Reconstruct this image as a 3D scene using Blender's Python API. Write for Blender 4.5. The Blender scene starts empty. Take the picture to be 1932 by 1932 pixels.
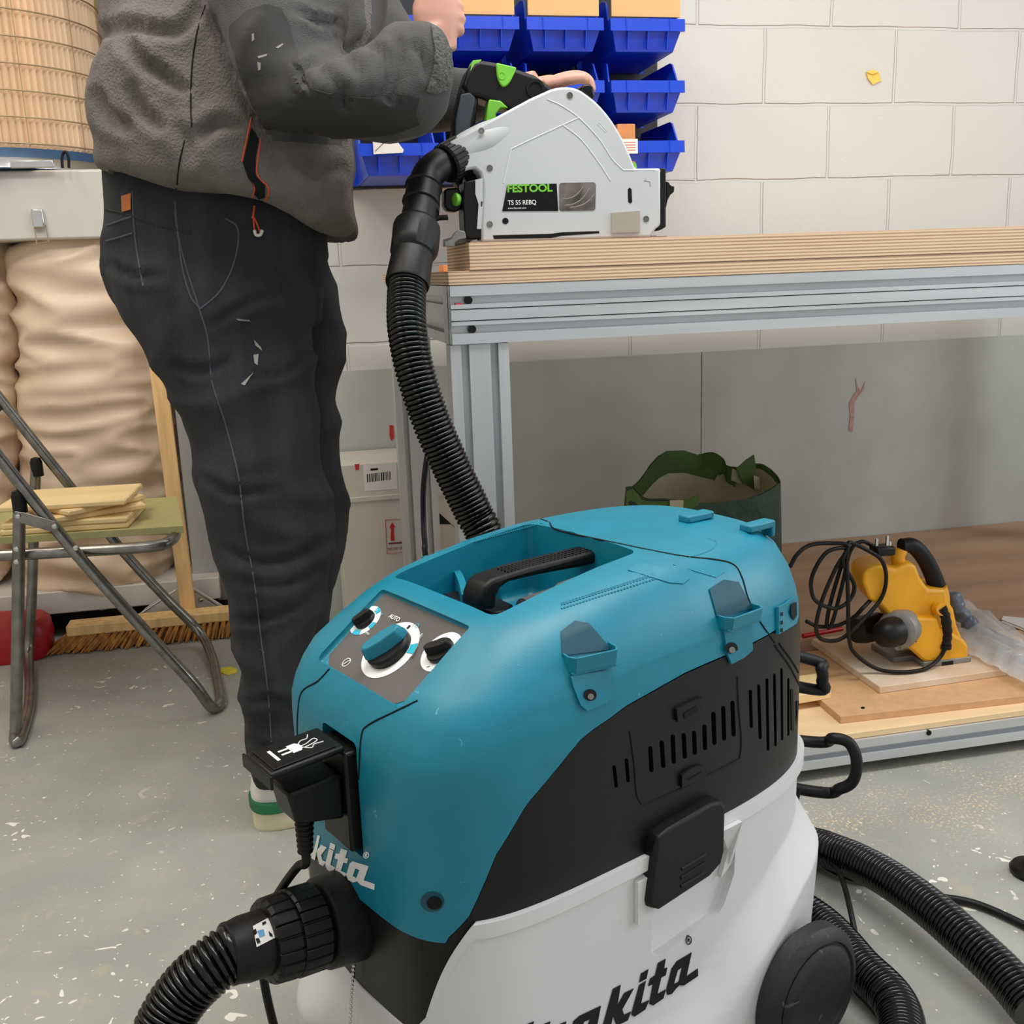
import bpy, bmesh, math, random
from math import sin, cos, pi, radians
from mathutils import Vector as V, Matrix, noise
from mathutils.bvhtree import BVHTree
from mathutils.geometry import tessellate_polygon
random.seed(4)
SC = bpy.context.scene; COL = SC.collection
# ---------------------------------------------------------------- camera (solved from the bench and wall vanishing points)
F = 1952.0
RC = Matrix(((0.97644906, 0.08111471, -0.19991909), (-0.21296129, 0.2139182, -0.95335539), (-0.03456482, 0.973478, 0.22615452)))
CP = V((0, 0, .95))
cd = bpy.data.cameras.new('camera'); cam = bpy.data.objects.new('camera', cd); COL.objects.link(cam)
cd.sensor_width = 36; cd.lens = F / 1932 * 36; cd.clip_start = .02
cam.matrix_world = Matrix.Translation(CP) @ RC.to_4x4(); SC.camera = cam
# ---------------------------------------------------------------- world, lamps, exposure
SC.view_settings.view_transform = 'Standard'; SC.view_settings.look = 'None'; SC.view_settings.gamma = 1
SC.view_settings.use_curve_mapping = False; SC.view_settings.exposure = 0.0
w = bpy.data.worlds.new('world'); SC.world = w; w.use_nodes = True
w.node_tree.nodes['Background'].inputs[0].default_value = (1, .985, .97, 1); w.node_tree.nodes['Background'].inputs[1].default_value = .60
def area(name, loc, sx, sy, power, col, rot=(0, 0, 0)):
    l = bpy.data.lights.new(name, 'AREA'); l.shape = 'RECTANGLE'; l.size = sx; l.size_y = sy; l.energy = power; l.color = col
    o = bpy.data.objects.new(name, l); COL.objects.link(o); o.location = loc; o.rotation_euler = rot; return o
area('ceiling_light_near', (0.6, 1.0, 2.75), 2.0, .6, 46, (1, .985, .96))
area('ceiling_light_back', (1.2, 2.1, 2.75), 2.2, .4, 9, (1, .97, .93))
area('ceiling_light_left', (-1.1, 1.7, 2.75), .5, 1.8, 24, (1, .90, .74))
area('window_light_right', (3.6, 0.6, 1.7), 1.6, 1.6, 42, (.86, .93, 1), (0, radians(80), radians(10)))
# ---------------------------------------------------------------- helpers
def ray(px, py): return RC @ V(((px - 966) / F, (966 - py) / F, -1))
def PL(px, py, p0, n): d = ray(px, py); return CP + d * ((p0 - CP).dot(n) / d.dot(n))
def PY(px, py, y): d = ray(px, py); return CP + d * (y / d.y)
def PX(px, py, x): d = ray(px, py); return CP + d * (x / d.x)
def PZ(px, py, z): d = ray(px, py); return CP + d * ((z - CP.z) / d.z)
def lerp(a, b, t): return a + (b - a) * t
def itp(x, xs, ys):
    if x <= xs[0]: return ys[0]
    for i in range(1, len(xs)):
        if x <= xs[i]: return lerp(ys[i-1], ys[i], (x - xs[i-1]) / (xs[i] - xs[i-1]))
    return ys[-1]
def sst(x): x = max(0, min(1, x)); return x * x * (3 - 2 * x)
def crv(pts, n=8):
    """smooth line through the points"""
    P = [V(p) for p in pts]; P = [P[0] * 2 - P[1]] + P + [P[-1] * 2 - P[-2]]; out = []
    for i in range(1, len(P) - 2):
        a, b, c, d = P[i-1:i+3]
        for k in range(n):
            t = k / n; out.append(.5 * ((2 * b) + (c - a) * t + (2 * a - 5 * b + 4 * c - d) * t * t + (3 * b - a - 3 * c + d) * t ** 3))
    out.append(P[-2]); return out
def resamp(pts, step):
    out = [pts[0]]; acc = 0
    for a, b in zip(pts, pts[1:]):
        L = (b - a).length; s = step - acc
        while s < L: out.append(a.lerp(b, s / L)); s += step
        acc = (acc + L) % step if L > 0 else acc
    return out
# materials ------------------------------------------------------
def srgb(c): return tuple(((x / 255) / 12.92 if x / 255 <= .04045 else ((x / 255 + .055) / 1.055) ** 2.4) for x in c) + (1,)
MATS = {}
def mat(name, c, r=.5, metal=0, var=.12, vs=12, bump=0, bs=200, stretch=(1, 1, 1), c2=None, alpha=1, coat=0, trans=0, spots=None, thr=.62):
    if name in MATS: return MATS[name]
    m = bpy.data.materials.new(name); m.use_nodes = True; nt = m.node_tree; N = nt.nodes; L = nt.links; b = N['Principled BSDF']
    tc = N.new('ShaderNodeTexCoord'); mp = N.new('ShaderNodeMapping'); mp.inputs['Scale'].default_value = stretch; L.new(tc.outputs['Object'], mp.inputs[0])
    no = N.new('ShaderNodeTexNoise'); no.inputs['Scale'].default_value = vs; no.inputs['Detail'].default_value = 6; L.new(mp.outputs[0], no.inputs[0])
    rp = N.new('ShaderNodeValToRGB'); c1 = srgb(c); cb = srgb(c2) if c2 else tuple(x * (1 - var) for x in c1[:3]) + (1,)
    rp.color_ramp.elements[0].position = .35; rp.color_ramp.elements[1].position = .65
    rp.color_ramp.elements[0].color = cb; rp.color_ramp.elements[1].color = c1 if c2 else tuple(min(1, x * (1 + var * .6)) for x in c1[:3]) + (1,)
    L.new(no.outputs[0], rp.inputs[0]); last = rp.outputs[0]
    if spots:
        for sc_, th, col in spots:
            n2 = N.new('ShaderNodeTexNoise'); n2.inputs['Scale'].default_value = sc_; n2.inputs['Detail'].default_value = 2; n2.inputs['Distortion'].default_value = .6; L.new(tc.outputs['Object'], n2.inputs[0])
            r2 = N.new('ShaderNodeValToRGB'); r2.color_ramp.elements[0].position = th; r2.color_ramp.elements[1].position = th + .015; L.new(n2.outputs[0], r2.inputs[0])
            mx = N.new('ShaderNodeMix'); mx.data_type = 'RGBA'; L.new(r2.outputs[0], mx.inputs[0]); L.new(last, mx.inputs[6]); mx.inputs[7].default_value = srgb(col); last = mx.outputs[2]
    L.new(last, b.inputs['Base Color'])
    b.inputs['Roughness'].default_value = r; b.inputs['Metallic'].default_value = metal; b.inputs['Alpha'].default_value = alpha
    b.inputs['Specular IOR Level'].default_value = .3 if sum(c) < 90 else .5
    b.inputs['Coat Weight'].default_value = coat; b.inputs['Transmission Weight'].default_value = trans
    if bump:
        n3 = N.new('ShaderNodeTexNoise'); n3.inputs['Scale'].default_value = bs; n3.inputs['Detail'].default_value = 3; L.new(mp.outputs[0], n3.inputs[0])
        bp = N.new('ShaderNodeBump'); bp.inputs['Strength'].default_value = min(1, bump * 2); bp.inputs['Distance'].default_value = .002 * bump * 2; L.new(n3.outputs[0], bp.inputs['Height']); L.new(bp.outputs[0], b.inputs['Normal'])
    MATS[name] = m; return m
TEAL = mat('teal_plastic', (8, 122, 146), .42, var=.06, vs=30, bump=.12, bs=700, spots=[(140, .74, (70, 150, 165))])
BLK = mat('black_plastic', (14, 14, 15), .42, bump=.15, bs=900, spots=[(90, .77, (44, 44, 44))])
BLKG = mat('black_gloss', (8, 8, 9), .25)
HOSE = mat('hose_plastic', (5, 5, 6), .22, coat=.3)
RUB = mat('black_rubber', (14, 14, 15), .5)
DARK = mat('slot_black', (5, 5, 6), .7)
WHT = mat('white_plastic', (218, 218, 219), .38, var=.02)
LGR = mat('grey_plastic', (200, 203, 203), .38, var=.02, bump=.08, bs=1200)
PNL = mat('panel_grey', (92, 88, 84), .6, bump=.1)
PRW = mat('print_white', (240, 240, 238), .5, var=.02)
PRB = mat('print_black', (14, 14, 15), .5)
PRC = mat('print_cyan', (30, 180, 205), .5)
PRR = mat('print_red', (205, 40, 48), .5)
GRN = mat('lime_plastic', (120, 200, 60), .4)
ALU = mat('aluminium', (206, 209, 212), .36, .45, var=.08, vs=30, stretch=(.1, 1, 1))
ALUW = mat('aluminium_matt', (198, 200, 200), .42, .4, var=.08, vs=30, stretch=(1, 1, .1))
STL = mat('steel', (140, 138, 134), .27, .9, var=.25, vs=40)
CHR = mat('bright_metal', (215, 215, 212), .2, 1)
PIN = mat('pine', (234, 192, 132), .6, var=.2, vs=8, stretch=(6, 6, .6), bump=.1)
BIR = mat('birch_face', (238, 208, 152), .6, var=.08, vs=6, stretch=(.5, 2, 1))
MDF = mat('mdf', (206, 164, 118), .8, var=.08, vs=40, bump=.1)
GMDF = mat('green_mdf', (172, 164, 112), .8, var=.06, vs=40)
BRN = mat('brown_sheet', (190, 156, 128), .75, vs=2.5, stretch=(.6, 3, 1), c2=(166, 132, 106))
CARD = mat('cardboard', (226, 180, 122), .8, var=.06)
WBOX = mat('white_card', (214, 206, 196), .7, var=.04, vs=8)
BLU = mat('blue_plastic', (16, 66, 204), .35, var=.05)
BAGP = mat('beige_film', (220, 196, 170), .38, var=.05, vs=5)
DRU = mat('blue_paint', (42, 76, 110), .4, var=.2)
CAB = mat('grey_paint', (206, 200, 192), .45, var=.03)
YEL = mat('yellow_plastic', (236, 168, 28), .45, var=.12, vs=15)
GREY = mat('grey_cast', (140, 138, 134), .5, .3, var=.15, vs=40)
SKIN = mat('skin', (204, 154, 134), .5, var=.06, vs=20, bump=.1, bs=300)
FLC = mat('fleece', (112, 106, 101), .95, var=.14, vs=25, bump=.9, bs=260)
SLV = mat('sleeve_knit', (78, 77, 76), .9, var=.12, vs=20, bump=.4, bs=500, stretch=(1, 1, 1))
PAT = mat('elbow_patch_fabric', (44, 42, 40), .7, var=.15, vs=15, spots=[(60, .77, (150, 150, 145))])
CRD = mat('corduroy', (46, 48, 52), .95, var=.30, vs=14, bump=.7, bs=420, stretch=(1.6, 1.6, .12), spots=[(55, .80, (110, 110, 112))])
SHW = mat('shoe_leather', (226, 222, 214), .5, var=.03)
SOLE = mat('sole_rubber', (226, 214, 184), .7, var=.05)
GRNL = mat('green_leather', (22, 104, 62), .5)
ORG = mat('orange_cord', (215, 78, 40), .6)
LEA = mat('leather_tan', (176, 98, 48), .6)
REDP = mat('red_plastic', (168, 16, 34), .4)
BRS = mat('coir_bristle', (178, 122, 58), .9, var=.45, vs=60, stretch=(1, 1, .15), bump=.6, bs=200)
BGRN = mat('woven_green', (28, 62, 48), .5, var=.35, vs=25, bump=.5, bs=60)
BLIM = mat('bag_green', (62, 92, 24), .6, var=.2)
BIN_ = mat('bag_lining', (178, 172, 146), .6, var=.1, vs=20, bump=.3, bs=60)
PAP = mat('paper', (236, 232, 226), .7, var=.02)
YNOTE = mat('yellow_paper', (240, 206, 96), .7, var=.08, vs=60)
FILM = mat('clear_film', (225, 228, 230), .2, var=.02, alpha=.32, bump=.6, bs=40)
GLS = mat('smoked_window', (120, 112, 104), .1, var=.5, vs=30, c2=(52, 46, 42), coat=.5)
REED = mat('pleated_paper', (236, 208, 176), .85, var=.16, vs=14, stretch=(1, 1, .05))
WIRE = mat('mesh_wire', (176, 150, 116), .5, .4)
def plymat(name, c1, c2, period):
    m = bpy.data.materials.new(name); m.use_nodes = True; N = m.node_tree.nodes; L = m.node_tree.links; b = N['Principled BSDF']
    tc = N.new('ShaderNodeTexCoord'); mp = N.new('ShaderNodeMapping'); mp.inputs['Scale'].default_value = (.9, .9, 1); L.new(tc.outputs['Object'], mp.inputs[0])
    wv = N.new('ShaderNodeTexWave'); wv.bands_direction = 'Z'; wv.inputs['Scale'].default_value = .314 / period; wv.inputs['Distortion'].default_value = .35; wv.inputs['Detail'].default_value = 2; wv.inputs['Detail Scale'].default_value = 3
    L.new(mp.outputs[0], wv.inputs[0]); no = N.new('ShaderNodeTexNoise'); no.inputs['Scale'].default_value = 18; no.inputs['Detail'].default_value = 5
    m2 = N.new('ShaderNodeMapping'); m2.inputs['Scale'].default_value = (.35, .35, 9); L.new(tc.outputs['Object'], m2.inputs[0]); L.new(m2.outputs[0], no.inputs[0])
    mx = N.new('ShaderNodeMath'); mx.operation = 'MULTIPLY_ADD'; mx.inputs[1].default_value = .75; L.new(wv.outputs['Fac'], mx.inputs[0])
    mm = N.new('ShaderNodeMath'); mm.operation = 'MULTIPLY'; mm.inputs[1].default_value = .4; L.new(no.outputs[0], mm.inputs[0]); L.new(mm.outputs[0], mx.inputs[2])
    rp = N.new('ShaderNodeValToRGB'); rp.color_ramp.elements[0].position = .15; rp.color_ramp.elements[1].position = .75; rp.color_ramp.elements[0].color = srgb(c2); rp.color_ramp.elements[1].color = srgb(c1)
    L.new(mx.outputs[0], rp.inputs[0]); L.new(rp.outputs[0], b.inputs['Base Color']); b.inputs['Roughness'].default_value = .65; return m
PLYE = plymat('plywood_edge', (236, 204, 168), (168, 130, 100), .0052)
# mesh building --------------------------------------------------
class MB:
    def __init__(s): s.v = []; s.f = []
    def add(s, vs, fs):
        n = len(s.v); s.v += [V(v) for v in vs]; s.f += [tuple(i + n for i in f) for f in fs]; return s
    def box(s, x0, x1, y0, y1, z0, z1): return s.hexa([V((x, y, z)) for z in (z0, z1) for x, y in ((x0, y0), (x1, y0), (x1, y1), (x0, y1))])
    def hexa(s, p): return s.add(p, [(3, 2, 1, 0), (4, 5, 6, 7), (0, 1, 5, 4), (1, 2, 6, 5), (2, 3, 7, 6), (3, 0, 4, 7)])
    def obox(s, c, ax, sz):
        a, b, d = [V(q).normalized() * (k / 2) for q, k in zip(ax, sz)]; c = V(c)
        return s.hexa([c + d * k + a * i + b * j for k in (-1, 1) for i, j in ((-1, -1), (1, -1), (1, 1), (-1, 1))])
    def prism(s, pts, d):
        """polygon of 3-D points pushed along d"""
        P = [V(p) for p in pts]; n = len(P); d = V(d)
        nn = sum(((P[i] - P[0]).cross(P[i + 1] - P[0]) for i in range(1, n - 1)), V((0, 0, 0)))
        if nn.dot(d) > 0: P.reverse()
        return s.add(P + [p + d for p in P], [tuple(range(n)), tuple(range(2 * n - 1, n - 1, -1))] + [(i, i + n, (i + 1) % n + n, (i + 1) % n) for i in range(n)])
    def loft(s, rings, cap=True):
        n = len(rings[0]); vs = [p for r in rings for p in r]; fs = []
        for k in range(len(rings) - 1):
            for i in range(n): j = (i + 1) % n; fs.append((k * n + i, k * n + j, (k + 1) * n + j, (k + 1) * n + i))
        if cap:
            for k, rev in ((0, 1), (len(rings) - 1, 0)):
                c = sum((V(p) for p in rings[k]), V((0, 0, 0))) / n; vs.append(c); ci = len(vs) - 1
                for i in range(n):
                    j = (i + 1) % n; fs.append((k * n + j, k * n + i, ci) if rev else (k * n + i, k * n + j, ci))
        return s.add(vs, fs)
    def tube(s, pts, r, n=10, cap=True):
        P = [V(p) for p in pts]; rs = r if isinstance(r, (list, tuple)) else [r] * len(P); up = None; rings = []
        for i, p in enumerate(P):
            t = (P[min(i + 1, len(P) - 1)] - P[max(i - 1, 0)]).normalized()
            if up is None: up = t.orthogonal().normalized()
            up = (up - t * up.dot(t)).normalized(); q = t.cross(up)
            rings.append([p + (up * cos(a) + q * sin(a)) * rs[i] for a in [2 * pi * k / n for k in range(n)]])
        return s.loft(rings, cap)
    def cyl(s, a, b, r, n=24): return s.tube([a, b], r, n)
    def lathe(s, c, ax, prof, n=40, fn=None):
        """prof = (distance along axis, radius)"""
        ax = V(ax).normalized(); u = ax.orthogonal().normalized(); q = ax.cross(u); c = V(c)
        return s.loft([[c + ax * h + (u * cos(a) + q * sin(a)) * (r * (fn(a, h) if fn else 1)) for a in [2 * pi * k / n for k in range(n)]] for h, r in prof])
    def ball(s, c, r, n=10): return s.lathe(V(c), (0, 0, 1), [(-cos(pi * k / n) * r, max(sin(pi * k / n) * r, 1e-5)) for k in range(n + 1)], n * 2)
def ob(name, mb, m, parent=None, smooth=40, bevel=0, seg=2):
    me = bpy.data.meshes.new(name); vs = mb.v
    base = V((0, 0, 0))
    if parent is None:
        xs = [v.x for v in vs]; ys = [v.y for v in vs]; zs = [v.z for v in vs]; base = V(((min(xs) + max(xs)) / 2, (min(ys) + max(ys)) / 2, min(zs)))
    me.from_pydata([v - base for v in vs], [], mb.f)
    bm = bmesh.new(); bm.from_mesh(me); bmesh.ops.recalc_face_normals(bm, faces=bm.faces); bm.to_mesh(me); bm.free()
    me.materials.append(m)
    if smooth: me.shade_smooth(); me.set_sharp_from_angle(angle=radians(smooth))
    o = bpy.data.objects.new(name, me); COL.objects.link(o); o.location = base
    if parent:
        o.parent = parent; o.matrix_parent_inverse = Matrix.Translation(-parent.location)
    if bevel:
        b = o.modifiers.new('bevel', 'BEVEL'); b.width = bevel; b.segments = seg; b.limit_method = 'ANGLE'; b.angle_limit = radians(35); b.harden_normals = False
    return o
def tag(o, label, cat, group=None, kind=None):
    o['label'] = label; o['category'] = cat
    if group: o['group'] = group
    if kind: o['kind'] = kind
    return o
def thing(name, loc, label, cat, group=None):
    o = bpy.data.objects.new(name, None); o.empty_display_size = .05; COL.objects.link(o); o.location = loc; return tag(o, label, cat, group)
def struct(name, mb, m, **k): o = ob(name, mb, m, **k); o['kind'] = 'structure'; return o
def bake(o):
    dg = bpy.context.evaluated_depsgraph_get(); dg.update(); me = bpy.data.meshes.new_from_object(o.evaluated_get(dg)); o.modifiers.clear(); o.data = me; return o
def boolean(o, cutters, bevel=0):
    tmp = []
    for c in cutters:
        t = ob('cutter', c, BLK, smooth=0); tmp.append(t)
        if bevel: b = t.modifiers.new('b', 'BEVEL'); b.width = bevel; b.segments = 3
        md = o.modifiers.new('cut', 'BOOLEAN'); md.operation = 'DIFFERENCE'; md.object = t; md.solver = 'EXACT'
    bake(o)
    for t in tmp: bpy.data.objects.remove(t)
    o.data.shade_smooth(); o.data.set_sharp_from_angle(angle=radians(35)); return o
def bvh(*obs):
    vs = []; fs = []
    for o in obs:
        n = len(vs); mw = Matrix.Translation(o.location) if o.parent is None else Matrix.Identity(4)
        vs += [mw @ v.co for v in o.data.vertices]; fs += [[i + n for i in p.vertices] for p in o.data.polygons]
    return BVHTree.FromPolygons(vs, fs)
def hit(tree, px, py):
    d = ray(px, py).normalized(); p, n, i, t = tree.ray_cast(CP, d)
    if p is None: return None, None
    if n.dot(d) > 0: n = -n
    return p, n
def decal(name, polys, tree, m, parent, off=.0008, th=.0006, cuts=0, holes=None):
    """flat marks laid onto a surface: each polygon (with optional hole) in photo pixels is projected onto the thing and given thickness"""
    mb = MB()
    for k, pol in enumerate(polys):
        loops = [pol] if isinstance(pol[0][0], (int, float)) else list(pol)
        l2 = [[V((x, y, 0)) for x, y in l] for l in loops]; flat = [p for l in l2 for p in l]
        bm = bmesh.new(); bv = [bm.verts.new(p) for p in flat]
        for t in tessellate_polygon(l2):
            try: bm.faces.new([bv[i] for i in t])
            except ValueError: pass
        for c in range(cuts):
            lm = max(e.calc_length() for e in bm.edges) * .55
            bmesh.ops.subdivide_edges(bm, edges=[e for e in bm.edges if e.calc_length() > lm], cuts=1); bmesh.ops.triangulate(bm, faces=bm.faces)
        bm.verts.ensure_lookup_table(); bad = []; ns = {}; last = None
        for v in bm.verts:
            p, n = hit(tree, v.co.x, v.co.y)
            if p is None: bad.append(v); continue
            v.co = p + n * off; ns[v] = n
        if bad: bmesh.ops.delete(bm, geom=bad, context='VERTS')
        if not bm.faces: bm.free(); continue
        bm.verts.index_update(); vs = [v.co.copy() for v in bm.verts]; nn = [ns[v] for v in bm.verts]; N = len(vs)
        fs = [tuple(v.index for v in f.verts) for f in bm.faces]; top = [v + q * th for v, q in zip(vs, nn)]
        bd = [tuple(v.index for v in e.verts) for e in bm.edges if e.is_boundary]
        mb.add(vs + top, [tuple(reversed(f)) for f in fs] + [tuple(i + N for i in f) for f in fs] + [(a, b, b + N, a + N) for a, b in bd]); bm.free()
    return ob(name, mb, m, parent, smooth=30) if mb.v else None
def line(name, pts, tree, m, parent, r=.0008, n=6, sub=6):
    """thin seam that follows the surface"""
    for l in (pts if not isinstance(pts[0][0], (int, float)) else [pts]):
        mb = MB(); P = crv([V((x, y, 0)) for x, y in l], sub) if sub > 1 else [V((x, y, 0)) for x, y in l]; Q = []
        for p in P:
            h, nn = hit(tree, p.x, p.y)
            if h is not None and (not Q or ((h - Q[-1]).length < .05 and (h - Q[-1]).length > 1e-5)): Q.append(h)
        if len(Q) > 1: mb.tube(Q, r, n); ob(name, mb, m, parent)
def text(name, s, o, right, up, h, m, parent, shear=0, bold=0, sx=1):
    """raised lettering: o = lower left corner, h = cap height"""
    c = bpy.data.curves.new('t', 'FONT'); c.body = s; c.size = 1; c.extrude = 0; c.shear = shear; c.offset = bold; t = bpy.data.objects.new('t', c); COL.objects.link(t)
    dg = bpy.context.evaluated_depsgraph_get(); dg.update(); me = bpy.data.meshes.new_from_object(t.evaluated_get(dg)); bpy.data.objects.remove(t)
    R = V(right).normalized(); U = (V(up) - R * V(up).dot(R)).normalized(); k = h / .72
    n = R.cross(U)
    if n.dot(CP - V(o)) < 0: n = -n
    mb = MB(); mb.add([V(o) + R * (v.co.x * k * sx) + U * (v.co.y * k) + n * .0004 for v in me.vertices], [tuple(p.vertices) for p in me.polygons]); return ob(name, mb, m, parent, smooth=0)
def copy_tree(o, off, label=None):
    c = o.copy(); COL.objects.link(c); c.location = o.location + V(off)
    if label: c['label'] = label
    for ch in o.children:
        k = ch.copy(); COL.objects.link(k); k.parent = c; k.matrix_parent_inverse = ch.matrix_parent_inverse.copy()
        for g in ch.children:
            q = g.copy(); COL.objects.link(q); q.parent = k; q.matrix_parent_inverse = g.matrix_parent_inverse.copy()
    return c
def se(c, a, b, n, N=28):
    """superellipse ring"""
    out = []
    for k in range(N):
        t = 2 * pi * k / N; x, y = cos(t), sin(t)
        out.append(c + a * (math.copysign(abs(x) ** (2 / n), x)) + b * (math.copysign(abs(y) ** (2 / n), y)))
    return out
def ploft(mb, rows, n=2.4, N=28):
    """rows: left px, right px, depth of the middle, half thickness in depth"""
    R = []
    for (lx, ly), (rx, ry), y, h in rows:
        a, b = PY(lx, ly, y), PY(rx, ry, y); R.append(se((a + b) / 2, (b - a) / 2, V((0, h, 0)), n, N))
    mb.loft(R); return mb
# ================================================================ the room
def wallmat():
    m = bpy.data.materials.new('painted_blockwork'); m.use_nodes = True; N = m.node_tree.nodes; L = m.node_tree.links; b = N['Principled BSDF']
    g = N.new('ShaderNodeNewGeometry'); sp = N.new('ShaderNodeSeparateXYZ'); L.new(g.outputs['Position'], sp.inputs[0])
    ax = N.new('ShaderNodeMath'); ax.operation = 'SUBTRACT'; ax.inputs[1].default_value = 1.584; L.new(sp.outputs[0], ax.inputs[0])
    az = N.new('ShaderNodeMath'); az.operation = 'SUBTRACT'; az.inputs[1].default_value = 1.3873; L.new(sp.outputs[2], az.inputs[0])
    cb = N.new('ShaderNodeCombineXYZ'); L.new(ax.outputs[0], cb.inputs[0]); L.new(az.outputs[0], cb.inputs[1])
    nz = N.new('ShaderNodeTexNoise'); nz.inputs['Scale'].default_value = 7; L.new(g.outputs['Position'], nz.inputs[0])
    vm = N.new('ShaderNodeVectorMath'); vm.operation = 'MULTIPLY_ADD'; vm.inputs[1].default_value = (.012, .012, 0); L.new(nz.outputs['Color'], vm.inputs[0]); L.new(cb.outputs[0], vm.inputs[2])
    vs = N.new('ShaderNodeVectorMath'); vs.operation = 'SUBTRACT'; vs.inputs[1].default_value = (.006, .006, 0); L.new(vm.outputs[0], vs.inputs[0])
    br = N.new('ShaderNodeTexBrick'); br.inputs['Scale'].default_value = 1; br.inputs['Mortar Size'].default_value = .0055; br.inputs['Mortar Smooth'].default_value = .6
    br.inputs['Brick Width'].default_value = .4065; br.inputs['Row Height'].default_value = .2055; L.new(vs.outputs[0], br.inputs[0])
    n2 = N.new('ShaderNodeTexNoise'); n2.inputs['Scale'].default_value = 60; n2.inputs['Detail'].default_value = 8; L.new(g.outputs['Position'], n2.inputs[0])
    n3 = N.new('ShaderNodeTexNoise'); n3.inputs['Scale'].default_value = 18; n3.inputs['Detail'].default_value = 3; L.new(g.outputs['Position'], n3.inputs[0])
    pr = N.new('ShaderNodeValToRGB'); pr.color_ramp.elements[0].position = .20; pr.color_ramp.elements[1].position = .27; L.new(n3.outputs[0], pr.inputs[0])
    h = N.new('ShaderNodeMath'); h.operation = 'MULTIPLY_ADD'; h.inputs[1].default_value = -1.0; L.new(br.outputs['Fac'], h.inputs[0])
    h2 = N.new('ShaderNodeMath'); h2.operation = 'MULTIPLY'; h2.inputs[1].default_value = .22; L.new(n2.outputs[0], h2.inputs[0]); L.new(h2.outputs[0], h.inputs[2])
    h3 = N.new('ShaderNodeMath'); h3.operation = 'MULTIPLY_ADD'; h3.inputs[1].default_value = .5; L.new(pr.outputs[0], h3.inputs[0]); L.new(h.outputs[0], h3.inputs[2])
    bp = N.new('ShaderNodeBump'); bp.inputs['Strength'].default_value = .8; bp.inputs['Distance'].default_value = .005; L.new(h3.outputs[0], bp.inputs['Height']); L.new(bp.outputs[0], b.inputs['Normal'])
    n4 = N.new('ShaderNodeTexNoise'); n4.inputs['Scale'].default_value = 3; L.new(g.outputs['Position'], n4.inputs[0])
    rp = N.new('ShaderNodeValToRGB'); rp.color_ramp.elements[0].color = srgb((208, 205, 197)); rp.color_ramp.elements[1].color = srgb((216, 213, 206)); L.new(n4.outputs[0], rp.inputs[0]); L.new(rp.outputs[0], b.inputs['Base Color'])
    b.inputs['Roughness'].default_value = .6; return m
WALL = wallmat()
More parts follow.
